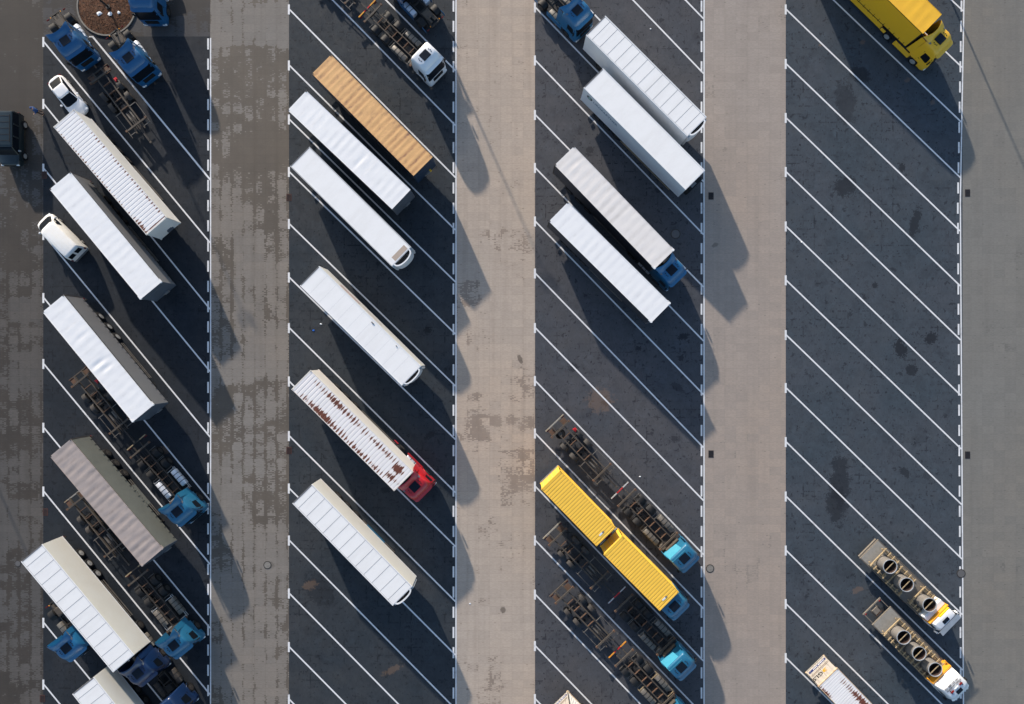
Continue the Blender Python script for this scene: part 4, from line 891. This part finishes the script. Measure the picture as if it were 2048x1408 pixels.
# ======================================================================= ROW 4
c=curtain_trailer('bright yellow box trailer with ribbed tarpaulin roof at the top edge of the fourth row',M['yroof'],M['yellow'],M['dark'],13.6,14,.012,23,wr=.002,gasket=False,rail='dark',group='yellow articulated lorry',skirt=M['yellow'],legs=False,brightrim=True,edge=M['yroof'],rear=M['yellow']); put_h(c,(1865.5,48.5),13.6,4.0,44.3)
t=tractor('bright yellow tractor unit with big roof fairing coupled to the yellow trailer',M['yellow'],'big',skirts=True,brightrim=True,tank='steel_dk'); put_h(t,(1852,126.4),6.05,0,44.3)
def flatbed(label,kind):
    t=thing('flatbed_truck',label,'flatbed truck','flatbed trucks carrying steel tubes'); F=10.1 if kind==0 else 11.0; B=8.45 if kind==0 else 8.55
    D0=0 if kind==0 else 1.2
    frame_bits(t,.4,F-1,.42,1.02,.09,(1,2,3,4,5,6),M['steel_dk'])
    b=MB(); b.box(D0,B+.02,-1.25,1.25,1.06,1.2); b.done('deck',M['deck'],t,bevel=.01)
    b=MB(); b.box(D0+.05,D0+1.6,-1.2,1.2,1.204,1.225); b.done('deck_plate',M['deckc'],t)
    b=MB(); b.box(0 if kind else -.1,.1 if kind else -.02,-1.2,1.2,.8,.95 if kind else 1.02); 
    if kind:
        for y in (-1.1,-.35,.35,1.1): b.box(0,1.25,y-.04,y+.04,.8,.92)
        b.box(.35,.9,-.3,.3,.9,1.02)
    b.done('rear_frame',M['deck'],t)
    for s in (1,-1):
        b=MB(); b.box(D0,B+.02,s*1.265-.02,s*1.265+.02,1.02,1.24); b.done('side_rail',M['deck'],t)
        for i,x in enumerate((2.4,3.75)): wheel(t,'d' if i else 's',x,s*.95,.5,s)
        b=MB(); b.box(.35,.42,s*1.0-.14,s*1.0+.14,.55,.68); b.done('tail_light',M['red_lamp'],t)
    tanks(t,5.2,6.5,M['alu_dirty']); guard(t,4.8,7.6,.5)
    if kind==0:
        b=MB(); b.box(B-.62,B-.04,-1.2,1.2,1.24,2.15); b.done('white_locker',M['white'],t,bevel=.03)
        b=MB(); b.box(B,B+.08,-1.26,1.26,1.1,2.5); b.done('headboard',M['orange'],t,bevel=.01)
        b=MB(); b.box(B+.1,B+.22,-.2,1.1,2.35,2.7); b.done('light_bar',M['yellow'],t,bevel=.03)
        cab(t,F,M['white'],'low')
        b=MB(); b.add([(F-.60,-1.22,2.78),(F-.60,1.22,2.78),(F-.02,1.25,2.66),(F-.02,-1.25,2.66)],[(0,1,2,3)]); b.add([(F-.60,-1.22,2.74),(F-.60,1.22,2.74),(F-.02,1.25,2.62),(F-.02,-1.25,2.62)],[(0,1,2,3)]); b.done('sun_visor',M['lightgrey'],t,smooth=0)
    else:
        b=MB(); b.box(B-.06,B+.10,-1.25,1.25,1.1,2.4)
        for s in (1,-1): b.box(B-.5,B,s*1.2-.06,s*1.2+.06,1.9,2.1)
        b.done('headboard',M['orange'],t,bevel=.02)
        b=MB(); b.box(B+.16,B+.60,-.72,.8,2.3,3.1); b.box(B+.16,B+.5,-1.15,-.75,2.0,2.9); b.done('roof_locker',M['white'],t,bevel=.05)
        cab(t,F,M['white'],'mid',hatch=False)
        b=MB(); b.box(F-1.15,F-.78,-.33,.33,3.39,3.44); b.done('roof_hatch',M['hatch'],t,bevel=.04)
        for s in (1,-1):
            b=MB(); b.box(F-1.55,F-1.38,s*.55-.2,s*.55+.2,3.452,3.6); b.done('beacon',M['red_lamp'],t,bevel=.05)
        b=MB(); b.box(F-1.52,F-1.42,-.22,.22,3.452,3.53); b.done('roof_sign',M['paper'],t,bevel=.02)
        text_on(t,'731 888 132 161',.25,M['print_black'],(F-1.9,-.98,3.455),(0,1,0),(-1,0,0),'phone_number')
        text_on(t,'TRANSPORT DZWIG',.2,M['print_black'],(F-1.67,-.98,3.455),(0,1,0),(-1,0,0),'roof_lettering')
        b=MB()
        for i in range(6): b.cyl((F-.28,-.75+i*.3,2.98),(F-.22,-.75+i*.3,2.98),.07,10)
        b.done('roof_lamps',M['lamp'],t)
    return t
f1=flatbed('flatbed truck with white low cab, orange headboard and three steel tubes, upper one',0); put(f1,(1725.7,1091),(1870,1232),0,1,0)
f2=flatbed('flatbed truck with tall white cab and roof lettering carrying three steel tubes, lower one',1); put_h(f2,(1763.3,1231.4),1.2,1.2,45.4)
def tubeload(px,py,truck,lab,i):
    top=P(px,py,2.66); t=thing('steel_tube',lab,'steel tube','steel tubes standing on the flatbeds'); t.location=(top.x,top.y,1.24); t.rotation_euler=(0,0,truck.rotation_euler.z)
    n=40; r=.66; h=1.42
    def rg(rr,z): return [(math.cos(2*math.pi*k/n)*rr,math.sin(2*math.pi*k/n)*rr,z) for k in range(n)]
    b=MB(); b.loft([rg(r,0),rg(r,h-.03)],False,False); b.done('tube_wall',M['pipe'],t)
    b=MB(); b.loft([rg(r+.012,h-.06),rg(r+.03,h-.03),rg(r+.03,h),rg(r-.035,h),rg(r-.035,h-.05)],False,False); b.done('rim',M['piperim'],t)
    b=MB(); b.loft([rg(r-.02,h-.03),rg(r-.02,.03)],False,True); b.done('tube_lining',M['pipein'],t)
    b=MB(); b.box(-.035,.035,-r+.03,r-.03,h-.12,h-.07); b.done('brace',M['timber'],t)
    # timber cradle round it
    c=thing('timber_cradle',lab.replace('steel tube','timber cradle holding the steel tube') ,'timber cradle','timber cradles round the steel tubes'); c.location=(top.x,top.y,1.24); c.rotation_euler=t.rotation_euler
    rnd=random.Random(i*11+3)
    for s in (1,-1):
        b=MB(); b.box(-1.05,.95,s*.9-.05,s*.9+.05,.10,.24); b.box(-.8,1.2,s*1.08-.04,s*1.08+.04,.0,.09); b.done('beam',M['timber'],c)
        b=MB(); b.box(s*.80-.05,s*.80+.05,-1.05,1.05,.25,.4); b.done('beam',M['timber'],c)
        for k in range(4):
            x=-.85+k*.55+rnd.uniform(-.1,.1); b=MB(); b.box(x-.04,x+.04,s*.72,s*1.18 if s>0 else s*.72+.0,.42,.52) if s>0 else b.box(x-.04,x+.04,-1.18,-.72,.42,.52); b.done('wedge',M['timber'],c)
    return t
for k,(a,d) in enumerate([(1780.5,1133.4),(1813.7,1169.6),(1859.6,1210.2)]): tubeload(a,d,f1,'grey steel tube, %s on the upper flatbed truck'%('rearmost','middle one','nearest the cab')[k],k)
for k,(a,d) in enumerate([(1807.9,1275),(1838.9,1307.3),(1870.9,1339.4)]): tubeload(a,d,f2,'grey steel tube, %s on the lower flatbed truck'%('rearmost','middle one','nearest the cab')[k],k+3)
# ======================================================================= CARS, VAN
def smallwheels(t,xs,hw,kind='c',z=.32,bright=True):
    for x in xs:
        for s in (1,-1): wheel(t,kind,x,s*hw,z,s,bright)
# white saloon, rear at x=0
t=thing('parked_car','white saloon car with dark windows parked behind the ribbed container','car'); put(t,(106.5,156),(166,231),.0,1,.7)
Ls=[(.22,.12,4.5,.84,.6,.5),(.45,.0,4.62,.89,.7,.6),(.68,.0,4.6,.9,.78,.65),(.84,.07,4.42,.86,.76,.62),(.92,.16,4.0,.80,.66,.55),(.935,.28,3.5,.76,.5,.45)]
b=MB(); shell(b,Ls); b.done('body',M['white'],t,smooth=60)
Lg=[(.93,.36,3.42,.76,.42,.3),(1.15,.78,3.0,.70,.4,.3),(1.36,1.28,2.62,.62,.36,.3),(1.40,1.4,2.5,.58,.34,.3)]
b=MB(); shell(b,Lg); b.done('window_glass',M['glass'],t,smooth=60)
b=MB(); shell(b,[(1.37,1.34,2.58,.63,.3,.2),(1.425,1.38,2.54,.61,.28,.2),(1.45,1.45,2.42,.5,.25,.2)]); b.done('roof',M['white'],t,smooth=60)
for s in (1,-1):
    b=MB(); b.tube([(.42,s*.66,.95),(1.42,s*.60,1.40)],.045); b.tube([(3.3,s*.72,.95),(2.52,s*.6,1.40)],.035); b.tube([(.7,s*.77,.95),(3.2,s*.77,.95)],.03); b.done('pillar',M['white'],t)
    b=MB(); b.box(2.75,2.95,s*.98-.1,s*.98+.1,.92,1.05); b.done('mirror',M['white'],t,bevel=.03)
    b=MB(); b.box(.12,.34,s*.64-.14,s*.64+.14,.66,.82); b.done('tail_light',M['red_lamp'],t,bevel=.03)
    b=MB(); b.box(4.3,4.5,s*.68-.14,s*.68+.14,.58,.74); b.done('headlight',M['lamp'],t,bevel=.04)
smallwheels(t,(.95,3.65),.8)
# white panel van, rear at x=0, nose to upper left
t=thing('parked_van','white panel van facing the upper left with two rear windows','van'); put(t,(169.7,511.7),(95.3,438.5),0,1,0)
Ls=[(.28,.05,5.0,.9,.4,.08),(.6,.0,5.12,.955,.5,.1),(.98,.0,5.0,.955,.55,.1),(1.08,.02,4.75,.94,.55,.1),(1.5,.08,4.2,.90,.5,.1),(1.84,.14,3.75,.84,.42,.12),(1.93,.2,3.6,.80,.38,.14),(1.96,.3,3.45,.74,.34,.14)]
b=MB(); shell(b,Ls); b.done('body',paint('old_white_van_paint',(.76,.77,.76),.4,.25,(.62,.55,.4),sc=2,coat=.2),t,smooth=50)
b=MB(); front_patch(b,Ls,.88,1.10,1.84,.014); b.done('windscreen',M['glass'],t)
for s in (1,-1):
    b=MB(); side_patch(b,Ls,s,[(3.1,1.12),(4.15,1.12),(3.75,1.62),(3.2,1.74)],.03); b.done('side_window',M['glass'],t,smooth=0)
    b=MB(); side_patch(b,Ls,s,[(3.05,.4),(3.07,.4),(3.07,1.75),(3.05,1.75)],.01); side_patch(b,Ls,s,[(1.9,.5),(1.92,.5),(1.92,1.75),(1.9,1.75)],.01); side_patch(b,Ls,s,[(.4,.98),(3.0,.98),(3.0,1.0),(.4,1.0)],.01); b.done('door_seam',M['curt_grey'],t,smooth=0)
    b=MB(); b.add([(.015,s*.10,1.15),(.015,s*.74,1.15),(.095,s*.70,1.70),(.095,s*.10,1.70)],[(0,1,2,3)]); b.done('rear_window',M['glass'],t,smooth=0)
    b=MB(); b.box(3.95,4.1,s*1.06-.1,s*1.06+.1,1.1,1.35); b.done('mirror',M['white'],t,bevel=.03)
    b=MB(); b.box(-.01,.06,s*.86-.06,s*.86+.06,.75,1.1); b.done('tail_light',M['red_lamp'],t,bevel=.01)
    b=MB(); b.box(4.85,5.02,s*.7-.14,s*.7+.14,.72,.88); b.done('headlight',M['lamp'],t,bevel=.03)
b=MB(); b.box(-.08,.1,-.9,.9,.35,.55); b.done('rear_bumper',M['curt_grey'],t,bevel=.03)
b=MB()
for i in range(4): b.box(.6,3.3,-.45+i*.3-.01,-.45+i*.3+.01,1.96,1.972)
b.done('roof_ribs',M['white'],t)
smallwheels(t,(1.0,4.05),.85)
# dark boxy off-roader at the left edge
t=thing('parked_car','dark teal boxy off-road vehicle cut off by the left edge','off-road car'); a=P(35,233); t.location=a; t.rotation_euler=(0,0,-math.pi/2)
Ls=[(.4,.05,5.1,.95,.3,.1),(.7,0,5.2,1.0,.35,.12),(1.05,0,5.15,1.0,.4,.12),(1.15,.02,5.0,.98,.42,.12)]
b=MB(); shell(b,Ls); b.done('body',M['suv'],t,smooth=50)
Lg=[(1.12,.05,4.2,.97,.15,.08),(1.6,.1,3.9,.93,.15,.08),(1.92,.14,3.6,.88,.15,.1)]
b=MB(); shell(b,Lg); b.done('window_glass',M['glass'],t,smooth=50)
b=MB(); shell(b,[(1.88,.1,3.62,.9,.16,.12),(1.97,.14,3.56,.88,.16,.12),(2.0,.25,3.4,.8,.16,.12)]); b.done('roof',M['suv'],t,smooth=50)
b=MB()
for s in (1,-1): b.box(.5,3.2,s*.7-.02,s*.7+.02,2.0,2.05)
for i in range(5): b.box(.6+i*.6,.64+i*.6,-.68,.68,2.0,2.03)
b.done('roof_rack',M['dark'],t)
for s in (1,-1):
    for xx in (.12,1.3,2.5): 
        b=MB(); b.box(xx,xx+.12,s*.96-.03,s*.96+.03,1.12,1.9); b.done('pillar',M['suv'],t)
    b=MB(); b.tube([(4.15,s*.9,1.12),(3.6,s*.84,1.92)],.05); b.done('pillar',M['suv'],t)
    b=MB(); b.box(3.75,3.9,s*1.14-.11,s*1.14+.11,1.15,1.38); b.done('mirror',M['alu'],t,bevel=.03)
    b=MB(); b.box(5.05,5.2,s*.75-.14,s*.75+.14,.85,1.05); b.done('headlight',M['lamp'],t,bevel=.04)
    b=MB(); b.box(-.02,.05,s*.85-.1,s*.85+.1,.9,1.1); b.done('tail_light',M['red_lamp'],t,bevel=.01)
smallwheels(t,(1.0,4.1),.92,'t',.42)
# ======================================================================= PERSON
def skin_obj(name,verts,edges,rad,mat,parent,sub=1):
    me=bpy.data.meshes.new(name); me.from_pydata(verts,edges,[]); o=bpy.data.objects.new(name,me); S.collection.objects.link(o); me.materials.append(mat)
    sm=o.modifiers.new('s','SKIN'); sm.use_smooth_shade=True
    for i,v in enumerate(me.skin_vertices[0].data): v.radius=(rad[i],rad[i]); v.use_root=(i==0)
    ss=o.modifiers.new('u','SUBSURF'); ss.levels=sub; ss.render_levels=sub+1
    if parent: o.parent=parent
    return o
pr=thing('person','person in a blue jacket and brown trousers standing by the first row of bays','person'); pr.location=P(86,228); pr.rotation_euler=(0,0,R(-150))
V=[(0,0,.93),(0,0,1.12),(0,0,1.35),(0,0,1.50),(.02,0,1.60),(.03,0,1.72),(0,.1,.88),(.04,.12,.48),(0,.12,.08),(.14,.13,.04),(0,-.1,.88),(-.08,-.12,.5),(-.14,-.12,.1),(0,-.13,.04),
   (0,.19,1.42),(.06,.26,1.14),(.26,.22,1.02),(.34,.2,1.01),(0,-.19,1.42),(-.02,-.27,1.14),(.06,-.27,.9),(.09,-.26,.82)]
E=[(0,1),(1,2),(2,3),(3,4),(4,5),(0,6),(6,7),(7,8),(8,9),(0,10),(10,11),(11,12),(12,13),(2,14),(14,15),(15,16),(16,17),(2,18),(18,19),(19,20),(20,21)]
Rr=[.14,.13,.15,.06,.075,.10,.09,.06,.045,.04,.09,.06,.045,.04,.06,.045,.035,.035,.06,.045,.035,.035]
# fingers
for (root,dx,dz,sy) in ((17,.03,-.003,1),(21,.008,-.028,-1)):
    bx,by,bz=V[root]
    for k in range(5):
        oy=(-.03+.016*k) if k<4 else sy*-.045
        n0=len(V); ln=(.9,1.1,1.15,1.0,.7)[k]
        V.append((bx+dx*1.4*ln,by+oy,bz+dz*1.4*ln)); V.append((bx+dx*2.6*ln,by+oy*1.1,bz+dz*2.6*ln-.006)); E+= [(root,n0),(n0,n0+1)]; Rr+=[.009,.008]
skin_obj('body',V,E,Rr,M['skin'],pr,1)
jv=[(0,0,.78),(0,0,1.12),(0,0,1.36),(0,0,1.49),(0,.19,1.43),(.06,.27,1.14),(.23,.225,1.03),(0,-.19,1.43),(-.02,-.28,1.14),(.05,-.275,.93)]
skin_obj('jacket',jv,[(0,1),(1,2),(2,3),(2,4),(4,5),(5,6),(2,7),(7,8),(8,9)],[.2,.175,.2,.10,.085,.07,.055,.085,.07,.055],M['jacket'],pr,1)
skin_obj('trousers',[(0,0,.95),(0,.1,.86),(.04,.12,.48),(0,.12,.12),(0,-.1,.86),(-.08,-.12,.5),(-.135,-.12,.14)],[(0,1),(1,2),(2,3),(0,4),(4,5),(5,6)],[.155,.11,.08,.07,.11,.08,.07],M['trouser'],pr,1)
b=MB(); n=16; rings=[]
for i in range(1,9):
    a=math.pi*.62*i/8; rings.append([(.015+math.cos(2*math.pi*k/n)*.118*math.sin(a)-.015,math.sin(2*math.pi*k/n)*.112*math.sin(a),1.745+math.cos(a)*.125) for k in range(n)])
b.loft(rings,True,False); b.done('hood',M['jacket'],pr,smooth=80)
b=MB(); b.cyl((.135,0,1.715),(.15,0,1.70),.014,8); 
b.done('nose',M['skin'],pr)
b=MB()
for s in (1,-1): b.cyl((.118,s*.035,1.735),(.128,s*.035,1.735),.011,8)
b.done('eyes',M['hair'],pr); b=MB(); b.box(.118,.13,-.025,.025,1.665,1.675); b.done('mouth',M['print_pink'],pr)
# ======================================================================= PLANTER, MASTS, SCRAPS
pl=thing('round_planter','round planter filled with brown bark beside the blue tractor units','planter'); pc=P(214,13); pl.location=pc
b=MB(); n=64
def rg(r,z): return [(math.cos(2*math.pi*k/n)*r,math.sin(2*math.pi*k/n)*r,z) for k in range(n)]
b.loft([rg(2.98,0),rg(2.98,.12),rg(2.84,.12),rg(2.84,0)],False,False); b.done('kerb',paint('concrete_kerb',(.2,.19,.17),.85,.6,(.1,.09,.08),sc=3),pl)
g=G('bark_mulch'); nn=g.noise(g.co,4,6,.8); vo=g.n('ShaderNodeTexVoronoi'); vo.inputs['Scale'].default_value=9; g.put(vo.inputs['Vector'],g.co)
cc=g.mix(g.step(nn,.38,.62),(.03,.012,.006),(.13,.05,.02)); cc=g.mix(g.step(vo.outputs['Color'],.7,.9),cc,(.13,.07,.035)); BARK=g.out(cc,.95,bump=nn,bs=.8,bd=.08)
b=MB(); rnd=random.Random(5)
b.add([(math.cos(a)*r,math.sin(a)*r,.06+.16*(1-(r/2.84)**2)+rnd.uniform(-.015,.015)) for r in (.01,.5,1,1.5,2,2.4,2.84) for a in [2*math.pi*k/n for k in range(n)]],[(i*n+k,i*n+(k+1)%n,(i+1)*n+(k+1)%n,(i+1)*n+k) for i in range(6) for k in range(n)])
b.done('bark_bed',BARK,pl)
b=MB()
for i in range(700):
    a=rnd.uniform(0,6.283); r=2.75*math.sqrt(rnd.random()); x=math.cos(a)*r; y=math.sin(a)*r; z=.07+.16*(1-(r/2.84)**2); l=rnd.uniform(.04,.11); w=rnd.uniform(.015,.035); q=rnd.uniform(0,3.14)
    dx,dy=math.cos(q)*l,math.sin(q)*l; ex,ey=-math.sin(q)*w,math.cos(q)*w; h=rnd.uniform(.0,.03)
    b.add([(x-dx-ex,y-dy-ey,z),(x+dx-ex,y+dy-ey,z+h),(x+dx+ex,y+dy+ey,z+h+.01),(x-dx+ex,y-dy+ey,z+.015)],[(0,1,2,3)])
b.done('bark_chips',paint('bark_chip',(.12,.047,.018),.95,.7,(.03,.015,.008),sc=3),pl,smooth=0)
def scrap(px,py,r,mat,label,z=.0,cat='paper scrap',group=None,seed=1):
    rn=random.Random(seed); b=MB(); k=7; pts=[(math.cos(2*math.pi*i/k)*r*rn.uniform(.6,1.1),math.sin(2*math.pi*i/k)*r*rn.uniform(.45,.9),rn.uniform(.0,.04)) for i in range(k)]
    b.add([(0,0,.06)]+pts,[(0,1+i,1+(i+1)%k) for i in range(k)]); b.add([(0,0,.05)]+[(x,y,z_-.01) for x,y,z_ in pts],[(0,1+(i+1)%k,1+i) for i in range(k)])
    o=b.done('paper_scrap' if cat=='paper scrap' else 'plastic_scrap',mat,smooth=0); o.location=P(px,py)+Vector((0,0,z)); tag(o,label,cat,group)
scrap(201,29,.3,M['paper'],'largest white paper scrap on the bark of the planter, left one',.22,group='white scraps in the planter',seed=2)
scrap(223,30,.28,M['paper'],'white paper scrap at the centre of the planter bark',.22,group='white scraps in the planter',seed=3)
scrap(240,27,.22,M['paper'],'small white paper scrap at the right side of the planter bark',.2,group='white scraps in the planter',seed=4)
scrap(627,661,.14,M['bluescrap'],'bright blue plastic scrap on the bays below the smooth white trailer',.01,'plastic scrap',seed=5)
scrap(642,648,.13,M['paper'],'small white scrap just above the blue plastic scrap',.01,seed=6)
scrap(1603,484,.1,M['paper'],'small white scrap on a bay line of the fourth row',.01,seed=7)
scrap(940,1207,.13,M['paper'],'small white scrap on the lane right of the second row',.01,seed=8)
scrap(1280,953,.12,M['paper'],'small white scrap above the turquoise-cab chassis truck',.01,seed=9)
scrap(1301,58,.1,M['paper'],'small white scrap at the top of the third row',.01,seed=10)
def mast(px,py,h,label):
    t=thing('light_mast',label,'light mast','tall light masts'); t.location=P(px,py)
    b=MB(); b.cyl((0,0,0),(0,0,.3),.22,14); b.cyl((0,0,.3),(0,0,h),.10,14,r2=.055); b.done('pole',M['steel_dk'] if True else None,t)
    b=MB(); b.box(-.6,.6,-.06,.06,h-.1,h); b.done('crossarm',M['steel_dk'],t)
    for s in (1,-1):
        b=MB(); b.box(s*.55-.22,s*.55+.22,-.35,.2,h,h+.12); b.done('lamp_head',M['lightgrey'],t,bevel=.03)
mast(219,16,10,'dark light mast rising from the round planter')
mast(825,-57,10,'light mast beyond the top edge that shades the lane right of the second row')
mast(1875,-60,10,'light mast beyond the top right edge that shades the far right paving')
mast(-165,610,10,'light mast beyond the left edge that shades the damp side road')
for l in LOG: print('LEN',l)
bpy.context.view_layer.update()
